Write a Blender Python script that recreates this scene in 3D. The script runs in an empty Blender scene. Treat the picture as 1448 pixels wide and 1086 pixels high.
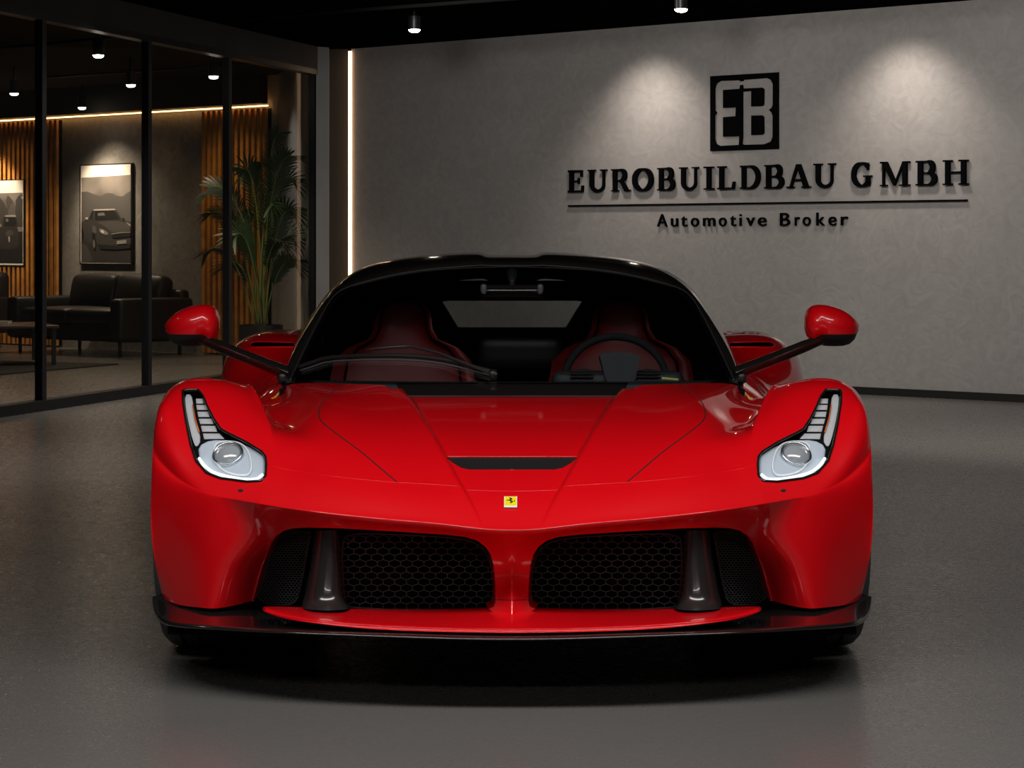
import bpy, math, random
import numpy as np
from mathutils import Vector, Matrix
from mathutils.bvhtree import BVHTree
from mathutils.geometry import delaunay_2d_cdt

S = bpy.context.scene
COL = S.collection
PI = math.pi

# ------------------------------------------------------------------ camera, world, exposure
F = 3200.0; CX = 724.0; HY = 345.0; CH = 1.10          # focal length in px, axis, horizon, camera height
cam = bpy.data.objects.new('camera', bpy.data.cameras.new('camera')); COL.objects.link(cam)
cam.location = (0, 0, CH); cam.rotation_euler = (PI / 2, 0, 0)
cam.data.sensor_fit = 'HORIZONTAL'; cam.data.sensor_width = 36.0
cam.data.lens = F / 1448.0 * 36.0
cam.data.shift_y = -(543.0 - HY) / 1448.0
cam.data.clip_end = 200
S.camera = cam
w = bpy.data.worlds.new('world'); S.world = w; w.use_nodes = True
w.node_tree.nodes['Background'].inputs[0].default_value = (0.5, 0.55, 0.6, 1)
w.node_tree.nodes['Background'].inputs[1].default_value = 0.02
S.view_settings.view_transform = 'Standard'; S.view_settings.look = 'None'
S.view_settings.gamma = 1; S.view_settings.use_curve_mapping = False
S.view_settings.exposure = 0.0

def area(name, loc, size, power, color=(1, 1, 1), rot=(0, 0, 0), sy=None, spread=PI):
    l = bpy.data.lights.new(name, 'AREA'); l.energy = power; l.color = color
    l.shape = 'RECTANGLE'; l.size = size; l.size_y = sy or size; l.spread = spread
    o = bpy.data.objects.new(name, l); o.location = loc; o.rotation_euler = rot; COL.objects.link(o); return o
def spot(name, loc, target, power, angle, blend=0.5, color=(1, 1, 1), r=0.04, parent=None):
    l = bpy.data.lights.new(name, 'SPOT'); l.energy = power; l.color = color
    l.spot_size = math.radians(angle); l.spot_blend = blend; l.shadow_soft_size = r
    o = bpy.data.objects.new(name, l); o.location = loc
    d = Vector(target) - Vector(loc); o.rotation_euler = d.to_track_quat('-Z', 'Y').to_euler(); COL.objects.link(o)
    return o
WARM = (1.0, 0.78, 0.55); SOFT = (1.0, 0.93, 0.86)
# unseen area lights added above and in front of the car to brighten it
area('added_area_light', (0, 4.45, 2.78), 4.6, 98, (1, 0.98, 0.96), sy=0.55)
area('added_area_light', (0, 0.6, 2.78), 4.8, 62, (1, 0.98, 0.96), sy=0.25)
# unseen fill spots added to brighten the open floor and the sign wall
for x_, y_, p_, aim in ((4.6, 10.6, 145, 1), (2.6, 12.0, 150, 1), (0.6, 13.4, 145, 1), (-0.9, 15.0, 95, 1), (-2.66, 15.4, 170, 0), (-2.5, 11.3, 150, 0), (-3.3, 7.4, 90, 0), (3.3, 9.6, 80, 0)):
    spot('added_fill_beam', (x_, y_, 2.79), (x_ + 1.5 * aim, y_ + 1.75 * aim, 0.9), p_, (150 if aim else 110), (.5 if aim else 1.0), SOFT, r=0.14)

# ------------------------------------------------------------------ helpers
def P(px, py, Y): return ((px - CX) * Y / F, Y, CH - (py - HY) * Y / F)
def W(X, Y, Z): return (X, Y, Z)
ROOTM = {}
def M(name, verts, faces, mat, parent=None, smooth=True, world=True, normals=None, flat=False):
    me = bpy.data.meshes.new(name)
    vs = [Vector(v) for v in verts]
    if parent is not None and world:
        inv = ROOTM[parent.name].inverted(); vs = [inv @ v for v in vs]
    me.from_pydata(vs, [], faces); me.validate(); me.update()
    if mat: me.materials.append(mat)
    if smooth and not flat:
        me.polygons.foreach_set('use_smooth', [True] * len(me.polygons))
    if normals is not None and len(normals) == len(me.vertices):
        me.normals_split_custom_set_from_vertices([tuple(n) for n in normals])
    o = bpy.data.objects.new(name, me); COL.objects.link(o)
    if parent is not None:
        o.parent = parent; ROOTM[o.name] = ROOTM[parent.name]
    else: ROOTM[o.name] = Matrix.Identity(4)
    return o
def sharp(o, ang=35):
    me = o.data
    me.polygons.foreach_set('use_smooth', [True] * len(me.polygons))
    me.set_sharp_from_angle(angle=math.radians(ang)); return o
def empty(name, loc, rz=0.0):
    o = bpy.data.objects.new(name, None); o.location = loc; o.rotation_euler = (0, 0, rz); COL.objects.link(o)
    o.empty_display_size = 0.1
    ROOTM[o.name] = Matrix.Translation(loc) @ Matrix.Rotation(rz, 4, 'Z'); return o
def tag(o, label=None, cat=None, group=None, kind=None):
    if label: o['label'] = label
    if cat: o['category'] = cat
    if group: o['group'] = group
    if kind: o['kind'] = kind
    return o
class MB:
    def __init__(s): s.v = []; s.f = []
    def add(s, v, f):
        n = len(s.v); s.v += [tuple(x) for x in v]; s.f += [tuple(i + n for i in q) for q in f]; return s
    def box(s, c, d, m=None):
        x, y, z = c; a, b, e = d[0] / 2, d[1] / 2, d[2] / 2
        v = [Vector((x + i * a, y + j * b, z + k * e)) for i in (-1, 1) for j in (-1, 1) for k in (-1, 1)]
        if m: v = [m @ q for q in v]
        return s.add(v, [(0, 1, 3, 2), (4, 6, 7, 5), (0, 4, 5, 1), (2, 3, 7, 6), (0, 2, 6, 4), (1, 5, 7, 3)])
    def rbox(s, c, d, r, m=None, n=3, puff=0.0):
        # rounded box: cube grid pushed to a rounded shape
        N = 8
        pts = {}; vs = []; fs = []
        hx, hy, hz = d[0] / 2, d[1] / 2, d[2] / 2
        def tt(i, h):
            rr = min(r, h * 0.98); a = [-h, -h + rr * .3, -h + rr, -h * .4 + 0 if h > rr * 1.7 else -h + rr * 1.0001, 0]
            a = [-h, -h + rr * .3, -h + rr, (-h + rr) * .5, 0]
            return a[i] if i <= 4 else -a[8 - i]
        def key(i, j, k):
            if (i, j, k) not in pts:
                p = Vector((tt(i, hx), tt(j, hy), tt(k, hz)))
                q = Vector((max(-hx + r, min(hx - r, p.x)) if hx > r else 0, max(-hy + r, min(hy - r, p.y)) if hy > r else 0, max(-hz + r, min(hz - r, p.z)) if hz > r else 0))
                dd = p - q
                if dd.length > 1e-9: p = q + dd.normalized() * min(r, max(hx, hy, hz))
                if puff:
                    p.z += puff * (1 - (p.x / hx) ** 2) * (1 - (p.y / hy) ** 2) * (1 if p.z > 0 else -1) * .5
                    p.y += puff * (1 - (p.x / hx) ** 2) * (1 - (p.z / hz) ** 2) * (1 if p.y > 0 else -1) * .5
                p = p + Vector(c)
                if m: p = m @ p
                pts[(i, j, k)] = len(vs); vs.append(p)
            return pts[(i, j, k)]
        for a in range(N):
            for b in range(N):
                fs.append((key(a, b, 0), key(a, b + 1, 0), key(a + 1, b + 1, 0), key(a + 1, b, 0)))
                fs.append((key(a, b, N), key(a + 1, b, N), key(a + 1, b + 1, N), key(a, b + 1, N)))
                fs.append((key(a, 0, b), key(a + 1, 0, b), key(a + 1, 0, b + 1), key(a, 0, b + 1)))
                fs.append((key(a, N, b), key(a, N, b + 1), key(a + 1, N, b + 1), key(a + 1, N, b)))
                fs.append((key(0, a, b), key(0, a, b + 1), key(0, a + 1, b + 1), key(0, a + 1, b)))
                fs.append((key(N, a, b), key(N, a + 1, b), key(N, a + 1, b + 1), key(N, a, b + 1)))
        return s.add(vs, fs)
    def cyl(s, p0, p1, r0, r1=None, n=16, caps=True):
        r1 = r0 if r1 is None else r1
        p0 = Vector(p0); p1 = Vector(p1); d = (p1 - p0).normalized()
        u = d.orthogonal().normalized(); t = d.cross(u)
        v = []
        for p, r in ((p0, r0), (p1, r1)):
            for i in range(n):
                a = 2 * PI * i / n; v.append(p + u * math.cos(a) * r + t * math.sin(a) * r)
        f = [(i, (i + 1) % n, n + (i + 1) % n, n + i) for i in range(n)]
        if caps: f += [tuple(range(n - 1, -1, -1)), tuple(range(n, 2 * n))]
        return s.add(v, f)
    def tube(s, pts, r, n=8, closed=False, caps=True, rz=None):
        pts = [Vector(p) for p in pts]; N = len(pts); v = []; f = []; up = None
        for i, p in enumerate(pts):
            if closed: d = pts[(i + 1) % N] - pts[i - 1]
            else: d = pts[min(i + 1, N - 1)] - pts[max(i - 1, 0)]
            d.normalize()
            if up is None: up = d.orthogonal().normalized()
            up = (up - d * up.dot(d))
            if up.length < 1e-6: up = d.orthogonal()
            up.normalize(); t = d.cross(up)
            rr = r[i] if isinstance(r, (list, tuple)) else r
            for k in range(n):
                a = 2 * PI * k / n; v.append(p + up * math.cos(a) * rr + t * math.sin(a) * rr)
        L = N if closed else N - 1
        for i in range(L):
            j = (i + 1) % N
            for k in range(n): f.append((i * n + k, i * n + (k + 1) % n, j * n + (k + 1) % n, j * n + k))
        if caps and not closed: f += [tuple(range(n - 1, -1, -1)), tuple((N - 1) * n + k for k in range(n))]
        return s.add(v, f)
    def lathe(s, prof, n=48, m=None, ang=2 * PI):
        v = []; f = []; K = len(prof)
        for i in range(n):
            a = ang * i / n
            for r, h in prof:
                p = Vector((r * math.cos(a), r * math.sin(a), h)); v.append(m @ p if m else p)
        for i in range(n):
            j = (i + 1) % n
            for k in range(K - 1): f.append((i * K + k, j * K + k, j * K + k + 1, i * K + k + 1))
        return s.add(v, f)
    def prism(s, poly, h, fr):   # poly 2D (a,b), extruded 0..h by fr(a,b,c)
        n = len(poly); v = [fr(a, b, 0) for a, b in poly] + [fr(a, b, h) for a, b in poly]
        f = [tuple(range(n - 1, -1, -1)), tuple(range(n, 2 * n))] + [(i, (i + 1) % n, n + (i + 1) % n, n + i) for i in range(n)]
        return s.add(v, f)
    def grid(s, G):
        R, C = len(G), len(G[0]); v = [p for r in G for p in r]
        f = [(i * C + j, i * C + j + 1, (i + 1) * C + j + 1, (i + 1) * C + j) for i in range(R - 1) for j in range(C - 1)]
        return s.add(v, f)
    def mirror(s):
        mp = {}; n = len(s.v)
        for i in range(n):
            x, y, z = s.v[i]
            if abs(x) < 1e-6: mp[i] = i
            else: mp[i] = len(s.v); s.v.append((-x, y, z))
        s.f += [tuple(mp[i] for i in reversed(q)) for q in list(s.f)]; return s
    def flipx(s):
        o = MB(); o.v = [(-x, y, z) for x, y, z in s.v]; o.f = [tuple(reversed(q)) for q in s.f]; return o
    def build(s, name, mat, parent=None, **k): 
        sh = k.pop('sharp', None)
        o = M(name, s.v, s.f, mat, parent, **k)
        if sh: sharp(o, sh)
        return o

# ------------------------------------------------------------------ materials
def mat(name, col=(0.5, 0.5, 0.5), rough=0.5, metal=0.0, spec=0.5, coat=0.0, coat_r=0.03, emit=None, es=0.0, noise=None, bump=None, alpha=None):
    m = bpy.data.materials.new(name); m.use_nodes = True; nt = m.node_tree; b = nt.nodes['Principled BSDF']
    I = b.inputs
    I['Base Color'].default_value = (*col, 1); I['Roughness'].default_value = rough; I['Metallic'].default_value = metal
    I['Specular IOR Level'].default_value = spec; I['Coat Weight'].default_value = coat; I['Coat Roughness'].default_value = coat_r
    if emit: I['Emission Color'].default_value = (*emit, 1); I['Emission Strength'].default_value = es
    tc = None
    if noise or bump:
        tc = nt.nodes.new('ShaderNodeTexCoord')
    if noise:      # (scale, amount, detail)
        n = nt.nodes.new('ShaderNodeTexNoise'); n.inputs['Scale'].default_value = noise[0]; n.inputs['Detail'].default_value = noise[2] if len(noise) > 2 else 5
        nt.links.new(tc.outputs['Object'], n.inputs['Vector'])
        r = nt.nodes.new('ShaderNodeMapRange'); r.inputs[1].default_value = 0.3; r.inputs[2].default_value = 0.7
        r.inputs[3].default_value = 1 - noise[1]; r.inputs[4].default_value = 1 + noise[1]
        nt.links.new(n.outputs['Fac'], r.inputs[0])
        mx = nt.nodes.new('ShaderNodeVectorMath'); mx.operation = 'SCALE'; mx.inputs[0].default_value = col
        nt.links.new(r.outputs[0], mx.inputs['Scale']); nt.links.new(mx.outputs[0], I['Base Color'])
    if bump:       # (scale, strength, distance)
        n = nt.nodes.new('ShaderNodeTexNoise'); n.inputs['Scale'].default_value = bump[0]; n.inputs['Detail'].default_value = 6
        nt.links.new(tc.outputs['Object'], n.inputs['Vector'])
        bp = nt.nodes.new('ShaderNodeBump'); bp.inputs['Strength'].default_value = bump[1]; bp.inputs['Distance'].default_value = bump[2]
        nt.links.new(n.outputs['Fac'], bp.inputs['Height']); nt.links.new(bp.outputs[0], I['Normal'])
    return m
def glassmat(name, tint=(1, 1, 1), refl=1.0, rough=0.0):
    m = bpy.data.materials.new(name); m.use_nodes = True; nt = m.node_tree; nt.nodes.clear()
    o = nt.nodes.new('ShaderNodeOutputMaterial'); t = nt.nodes.new('ShaderNodeBsdfTransparent'); g = nt.nodes.new('ShaderNodeBsdfGlossy')
    t.inputs[0].default_value = (*tint, 1); g.inputs['Roughness'].default_value = rough; g.inputs[0].default_value = (1, 1, 1, 1)
    fr = nt.nodes.new('ShaderNodeFresnel'); fr.inputs[0].default_value = 1.45
    mu = nt.nodes.new('ShaderNodeMath'); mu.operation = 'MULTIPLY'; mu.inputs[1].default_value = refl; nt.links.new(fr.outputs[0], mu.inputs[0])
    mx = nt.nodes.new('ShaderNodeMixShader'); nt.links.new(mu.outputs[0], mx.inputs[0]); nt.links.new(t.outputs[0], mx.inputs[1]); nt.links.new(g.outputs[0], mx.inputs[2])
    nt.links.new(mx.outputs[0], o.inputs[0]); return m

RED = mat('red_paint', (0.72, 0.0015, 0.006), 0.42, spec=0.2, coat=1.0, coat_r=0.035)
BLKGLOSS = mat('black_gloss', (0.012, 0.010, 0.009), 0.12, coat=0.6)
CARBON = mat('carbon_lip', (0.012, 0.010, 0.010), 0.16, coat=0.8)
BLKSATIN = mat('black_satin', (0.012, 0.012, 0.012), 0.45)
BLKMATT = mat('black_matt', (0.004, 0.004, 0.004), 0.9, spec=0.1)
WIRE = mat('grille_wire', (0.13, 0.135, 0.14), 0.4, 0.0)
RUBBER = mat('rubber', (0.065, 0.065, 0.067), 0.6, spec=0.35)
SEAM = mat('panel_seam', (0.05, 0.0, 0.0), 0.7)
WSGLASS = glassmat('windscreen_glass', (0.84, 0.84, 0.84), 0.55)
CLEAR = glassmat('clear_cover', (0.97, 0.98, 1.0), 0.9)
SILVER = mat('silver', (0.62, 0.64, 0.66), 0.22, 1.0)
LAMPWHITE = mat('lamp_reflector', (0.45, 0.49, 0.53), 0.25, spec=0.6, emit=(0.75, 0.88, 1.0), es=0.12)  # slight emission stands in for the bowl's glossy white reflections
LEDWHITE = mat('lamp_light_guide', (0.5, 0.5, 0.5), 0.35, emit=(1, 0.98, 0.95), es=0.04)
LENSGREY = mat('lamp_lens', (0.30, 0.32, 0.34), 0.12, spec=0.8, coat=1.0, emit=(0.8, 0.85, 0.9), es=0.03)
SEATRED = mat('seat_leather_red', (0.27, 0.013, 0.015), 0.45, bump=(60, 0.2, 0.002))
DASH = mat('dash_grey', (0.05, 0.06, 0.065), 0.5)
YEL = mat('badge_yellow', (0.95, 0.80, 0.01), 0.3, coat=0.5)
BLACKINK = mat('badge_black', (0.01, 0.01, 0.01), 0.4)
WHITE = mat('white_enamel', (0.9, 0.9, 0.88), 0.4)

# ------------------------------------------------------------------ b-spline surface
def pad(Q, mirror):
    top = 2 * Q[:1] - Q[1:2]; bot = 2 * Q[-1:] - Q[-2:-1]; Q = np.concatenate([top, Q, bot], 0)
    if mirror: l = Q[:, 1:2] * np.array([-1, 1, 1.0])
    else: l = 2 * Q[:, :1] - Q[:, 1:2]
    r = 2 * Q[:, -1:] - Q[:, -2:-1]
    return np.concatenate([l, Q, r], 1)
def basis(t):
    return np.stack([(1 - t) ** 3 / 6, (3 * t ** 3 - 6 * t ** 2 + 4) / 6, (-3 * t ** 3 + 3 * t ** 2 + 3 * t + 1) / 6, t ** 3 / 6], -1)
def evalg(Qp, us, vs):
    R, C = Qp.shape[0] - 2, Qp.shape[1] - 2
    def wm(xs, n):
        A = np.zeros((len(xs), n + 2)); i = np.clip(np.floor(xs).astype(int), 0, n - 2); b = basis(xs - i)
        for k in range(4): A[np.arange(len(xs)), i + k] = b[:, k]
        return A
    A = wm(np.asarray(us, float), R); B = wm(np.asarray(vs, float), C)
    return np.einsum('ir,rcx,jc->ijx', A, Qp, B)
class Surf:
    def __init__(s, table, nu=10, nv=10, mirror=False, iters=2, disp=None):
        T = np.array(table, float); Q = T.copy(); R, C = T.shape[:2]
        for _ in range(iters): Q = Q + (T - evalg(pad(Q, mirror), np.arange(R), np.arange(C)))
        if mirror: Q[:, 0, 0] = 0
        us = np.concatenate([np.linspace(i, i + 1, (nu[i] if isinstance(nu, (list, tuple)) else nu), endpoint=False) for i in range(R - 1)] + [[R - 1]])
        vs = np.concatenate([np.linspace(i, i + 1, (nv[i] if isinstance(nv, (list, tuple)) else nv), endpoint=False) for i in range(C - 1)] + [[C - 1]])
        s.us, s.vs = us, vs; G = evalg(pad(Q, mirror), us, vs)
        if disp: G = G + disp(us[:, None], vs[None, :])
        if mirror: G[:, 0, 0] = 0
        s.G = G; s.nu, s.nv = len(us), len(vs)
        gu = np.gradient(G, axis=0); gv = np.gradient(G, axis=1)
        if mirror: gv[:, 0, 1:] = 0; gv[:, 0, 0] = np.abs(gv[:, 0, 0]) * np.sign(G[:, 1, 0])
        n = np.cross(gu, gv); n /= (np.linalg.norm(n, axis=2, keepdims=True) + 1e-12); s.N = n
        s.V = G.reshape(-1, 3); s.UV = np.stack(np.meshgrid(np.arange(s.nu), np.arange(s.nv), indexing='ij'), -1).reshape(-1, 2).astype(float)
        tris = []
        for i in range(s.nu - 1):
            for j in range(s.nv - 1):
                a = i * s.nv + j; tris += [(a, a + 1, a + s.nv + 1), (a, a + s.nv + 1, a + s.nv)]
        s.tris = tris; s.bvh = BVHTree.FromPolygons([tuple(v) for v in s.V], tris)
    def hit(s, px, py):      # camera ray through a pixel -> point, grid index coordinates
        o = Vector((0, 0, CH)); d = (Vector(P(px, py, 1.0)) - o).normalized()
        p, n, i, dist = s.bvh.ray_cast(o, d)
        if p is None:
            pr = np.stack([CX + s.V[:, 0] * F / s.V[:, 1], HY + (CH - s.V[:, 2]) * F / s.V[:, 1]], -1)
            k = int(np.argmin(((pr - [px, py]) ** 2).sum(1))); return Vector(s.V[k]), Vector(s.N.reshape(-1, 3)[k]), s.UV[k]
        t = s.tris[i]; A, B, C = [Vector(s.V[k]) for k in t]
        v0, v1, v2 = B - A, C - A, p - A
        d00, d01, d11, d20, d21 = v0.dot(v0), v0.dot(v1), v1.dot(v1), v2.dot(v0), v2.dot(v1)
        den = d00 * d11 - d01 * d01; b = (d11 * d20 - d01 * d21) / den; c = (d00 * d21 - d01 * d20) / den
        uv = s.UV[t[0]] * (1 - b - c) + s.UV[t[1]] * b + s.UV[t[2]] * c
        if n.dot(d) > 0: n = -n
        return p, n, uv
    def at(s, uv):
        i = min(max(int(uv[0]), 0), s.nu - 2); j = min(max(int(uv[1]), 0), s.nv - 2); a = uv[0] - i; b = uv[1] - j
        f = lambda A: A[i, j] * (1 - a) * (1 - b) + A[i + 1, j] * a * (1 - b) + A[i, j + 1] * (1 - a) * b + A[i + 1, j + 1] * a * b
        return f(s.G), f(s.N)
    def mesh(s, holes=(), skip=None):
        """holes: pixel polygons. returns verts, faces, normals, [loop points], [inner tri meshes]"""
        verts = [tuple(v) for v in s.V]; nor = [tuple(n) for n in s.N.reshape(-1, 3)]; dead = np.zeros((s.nu - 1, s.nv - 1), bool)
        faces = []; loops = []; inner = []
        regs = []
        for poly in holes:
            uvs = np.array([s.hit(*q)[2] for q in poly])
            lo = np.maximum(np.floor(uvs.min(0)).astype(int) - 1, 0); hi = np.minimum(np.ceil(uvs.max(0)).astype(int) + 1, [s.nu - 1, s.nv - 1])
            dead[lo[0]:hi[0], lo[1]:hi[1]] = True; regs.append((uvs, lo, hi))
        for i in range(s.nu - 1):
            for j in range(s.nv - 1):
                if not dead[i, j]:
                    a = i * s.nv + j; faces.append((a, a + 1, a + s.nv + 1, a + s.nv))
        for uvs, lo, hi in regs:
            pts = []; gid = []; m = len(uvs)
            def inside(p):
                c = False; j = m - 1
                for i in range(m):
                    if (uvs[i][1] > p[1]) != (uvs[j][1] > p[1]) and p[0] < (uvs[j][0] - uvs[i][0]) * (p[1] - uvs[i][1]) / (uvs[j][1] - uvs[i][1]) + uvs[i][0]: c = not c
                    j = i
                return c
            A = uvs; B = np.roll(uvs, -1, 0); AB = B - A; L2 = (AB ** 2).sum(1) + 1e-12
            for q in uvs: pts.append(Vector((q[0], q[1]))); gid.append(None)
            for i in range(lo[0], hi[0] + 1):
                for j in range(lo[1], hi[1] + 1):
                    border = i in (lo[0], hi[0]) or j in (lo[1], hi[1]); p = np.array([i, j], float)
                    if not border:
                        t = np.clip(((p - A) * AB).sum(1) / L2, 0, 1); d = np.sqrt((((A + AB * t[:, None]) - p) ** 2).sum(1)).min()
                        if d < 0.35: continue
                    pts.append(Vector((float(i), float(j)))); gid.append(i * s.nv + j)
            r = delaunay_2d_cdt(pts, [(i, (i + 1) % m) for i in range(m)], [], 0, 1e-5)
            ov, oe, of, orv = r[0], r[1], r[2], r[3]
            idx = []
            for k, p in enumerate(ov):
                g = None
                for o in orv[k]:
                    if o < len(gid) and gid[o] is not None: g = gid[o]
                if g is None:
                    a, b = s.at((p[0], p[1])); g = len(verts); verts.append(tuple(a)); nor.append(tuple(b))
                idx.append(g)
            inn = []
            for f in of:
                c = sum((Vector(ov[k]) for k in f), Vector((0, 0))) / len(f)
                q = tuple(idx[k] for k in f)
                (inn if inside(c) else faces).append(q)
            inner.append(inn); loops.append([tuple(s.at(q)[0]) for q in uvs])
        return verts, faces, nor, loops, inner

def dens(poly, step=4.0, closed=True, smooth=0):
    P0 = [np.array(p, float) for p in poly]
    for _ in range(smooth):    # chaikin
        Q = []
        n = len(P0)
        for i in range(n if closed else n - 1):
            a, b = P0[i], P0[(i + 1) % n]; Q += [a * .75 + b * .25, a * .25 + b * .75]
        if not closed: Q = [P0[0]] + Q + [P0[-1]]
        P0 = Q
    out = []; n = len(P0)
    for i in range(n if closed else n - 1):
        a, b = P0[i], P0[(i + 1) % n]; k = max(1, int(round(np.linalg.norm(b - a) / step)))
        for t in range(k): out.append(tuple(a + (b - a) * t / k))
    if not closed: out.append(tuple(P0[-1]))
    # drop near duplicates
    r = [out[0]]
    for p in out[1:]:
        if (p[0] - r[-1][0]) ** 2 + (p[1] - r[-1][1]) ** 2 > 0.2: r.append(p)
    return r
def submesh(verts, faces, nor):
    ids = sorted({i for f in faces for i in f}); mp = {k: n for n, k in enumerate(ids)}
    return [verts[i] for i in ids], [tuple(mp[i] for i in f) for f in faces], [nor[i] for i in ids]

# ================================================================== THE CAR
car = empty('sports_car', (0, 6.9, 0))
tag(car, 'glossy red low sports car with black roof, facing the viewer on the grey floor', 'car')

upper = [  # rows from the nose crease back to the windscreen base; columns from the centre line out to the wheel arch
 [P(724,750,5.45),P(679,748,5.455),P(620,741,5.465),P(540,734,5.50),P(460,726,5.545),P(410,719,5.585),P(370,713,5.62),P(330,706,5.67),P(298,699,5.71),P(262,684,5.78),P(238,666,5.84),P(222,650,5.89),P(216,639,5.92)],
 [P(724,743,5.463),P(678,741,5.468),P(620,734,5.48),P(540,727,5.515),P(460,718,5.56),P(410,712,5.60),P(370,706,5.635),P(330,699,5.685),P(296,692,5.725),P(260,675,5.79),P(236,655,5.85),P(221,637,5.905),P(217,625,5.94)],
 [P(724,710,5.54),P(663,708,5.545),P(612,706,5.545),P(535,700,5.57),P(462,690,5.62),P(415,682,5.665),P(378,675,5.70),P(333,665,5.75),P(292,655,5.80),P(256,648,5.825),P(234,632,5.87),P(220.5,618,5.925),P(218,609,5.965)],
 [P(724,677,5.64),P(645,676,5.645),P(600,674,5.655),P(530,668,5.67),P(465,660,5.71),P(425,655,5.75),P(385,645,5.78),P(335,632,5.84),P(288,618,5.89),P(252,610,5.90),P(232.5,600,5.93),P(222,594,5.965),P(220.5,594,6.0)],
 [P(724,640,5.80),P(625,639,5.80),P(588,637,5.81),P(522,632,5.82),P(462,625,5.85),P(430,622,5.87),P(385,610,5.90),P(333,595,5.95),P(284,580,6.0),P(249,575,6.0),P(232,574,6.0),P(225,576,6.03),P(224,580,6.06)],
 [P(724,606,6.0),P(605,605,6.0),P(575,603,6.01),P(515,600,6.02),P(453,595,6.05),P(417,606,6.06),P(374,580,6.06),P(330,560,6.09),P(282,550,6.12),P(248,554,6.1),P(235,560,6.1),P(229,566,6.12),P(228,570,6.14)],
 [P(724,582,6.21),P(590,581,6.21),P(563,580,6.22),P(508,576,6.25),P(452,575,6.25),P(400,598,6.25),P(360,551,6.25),P(326,540,6.25),P(282,536.5,6.25),P(256,541,6.24),P(242,549,6.24),P(234,558,6.25),P(233,564,6.26)],
 [P(724,562,6.42),P(577,562,6.42),P(555,561,6.43),P(500,556,6.5),P(455,556,6.55),P(400,572,6.55),P(350,547,6.5),P(325,545,6.5),W(-.86,6.5,.70),W(-.92,6.5,.685),W(-.95,6.48,.66),W(-.965,6.46,.63),W(-.965,6.45,.61)],
 [P(724,550,6.6),P(567,550,6.6),P(545,545,6.64),P(490,543,6.74),P(412,543,7.0),P(388,560,6.95),W(-.78,6.93,.62),W(-.82,6.93,.605),W(-.88,6.93,.56),W(-.92,6.93,.50),W(-.94,6.9,.44),W(-.95,6.85,.38),W(-.95,6.8,.34)],
]
lower = [  # rows from the bottom edge up to just below the crease
 [P(724,872,5.50),P(702,872,5.53),P(620,864,5.60),P(540,864,5.62),P(450,863,5.68),P(400,862,5.74),P(357,850,5.77),P(310,860,5.68),P(283,859,5.70),P(262,857,5.75),P(245,853,5.80),P(234,848,5.845),P(230,844,5.873)],
 [P(724,815,5.548),P(700,815,5.575),P(620,815,5.60),P(540,815,5.62),P(455,815,5.66),P(405,810,5.72),P(371,800,5.76),P(326,805,5.675),P(286,805,5.70),P(260,805,5.755),P(238,800,5.81),P(223,795,5.845),P(218.5,790,5.85)],
 [P(724,775,5.515),P(693,775,5.53),P(620,760,5.53),P(540,754,5.56),P(460,750,5.60),P(411,751,5.65),P(382,767,5.71),P(340,765,5.67),P(293,760,5.695),P(260,755,5.755),P(236,750,5.81),P(218.5,740,5.845),P(213.5,735,5.852)],
 [P(724,757,5.463),P(680,755,5.468),P(620,748,5.48),P(540,741,5.513),P(460,733,5.56),P(410,727,5.60),P(370,721,5.635),P(331,717,5.675),P(298,712,5.70),P(262,700,5.765),P(238,688,5.81),P(220.5,675,5.855),P(214.5,672,5.88)],
]
T = lower + upper
extra = {8: P(398,617,5.89), 9: P(382,598,6.064), 10: P(368,578,6.256), 11: P(359,570,6.515), 12: P(382,562,6.95)}
extra2 = {8: P(376,606,5.905), 9: P(364.5,574.5,6.068), 10: P(352,548.5,6.25), 11: P(344,546.5,6.5)}
for i, r_ in enumerate(T):      # one more column just inside the fender crest, so the channel side falls steeply
    a, c = np.array(r_[5]), np.array(r_[6]); r_.insert(6, extra.get(i, tuple(a * .4 + c * .6)))
    c, d = np.array(r_[7]), np.array(r_[8]); r_.insert(8, extra2.get(i, tuple(c * .78 + d * .22)))
def hood_disp(u, v):
    uu = u + 0 * v; vv = v + 0 * u
    dep = np.interp(uu, [4.6, 6, 7, 8, 10, 12], [0, 0.006, 0.013, 0.016, 0.019, 0.022])
    t = np.clip((1.0 - vv) / 0.10, 0, 1); t = t * t * (3 - 2 * t)
    z = -dep * t
    return np.stack([0 * z, 0 * z, z], -1)
front = Surf(T, nu=[8, 8, 8, 8, 8, 10, 14, 14, 16, 16, 14, 12], nv=[20, 10, 10, 10, 10, 8, 8, 8, 10, 12, 12, 10, 8, 6], mirror=True, iters=3, disp=hood_disp)

headlight = [(258.4,553),(263,551.5),(280,551.5),(287,559.7),(293,574.6),(302,592),(312,607),(322,612.8),(349,626),(370,639),(375.5,646),(376.5,658),(375.5,673),(369,680.5),(349,681.5),(312,676.5),(292,669),(277,651.7),(269.6,629),(263.4,599.5),(258.8,570)]
opening = [(358,848),(371.5,799),(384,767),(391,757.5),(401,750.5),(416,747),(436,746),(480,747),(560,751.5),(630,756),(657,759),(674,764),(686,772.5),(694,784),(698.3,800),(700.5,826),(701.2,850),(698.5,858),(691,861.5),(680,862),(560,862.3),(480,861.5),(400,860.3),(362,850)]
HL = dens(headlight, 3.5, smooth=0); OP = dens(opening, 5)
bv, bf, bn, bl, bi = front.mesh([HL, OP])
def mirmesh(v, f, n):
    V, N_, mp = list(v), list(n), {}
    for i in range(len(v)):
        if abs(v[i][0]) < 1e-6: mp[i] = i
        else: mp[i] = len(V); V.append((-v[i][0], v[i][1], v[i][2])); N_.append((-n[i][0], n[i][1], n[i][2]))
    return V, list(f) + [tuple(mp[i] for i in reversed(q)) for q in f], N_
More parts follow.
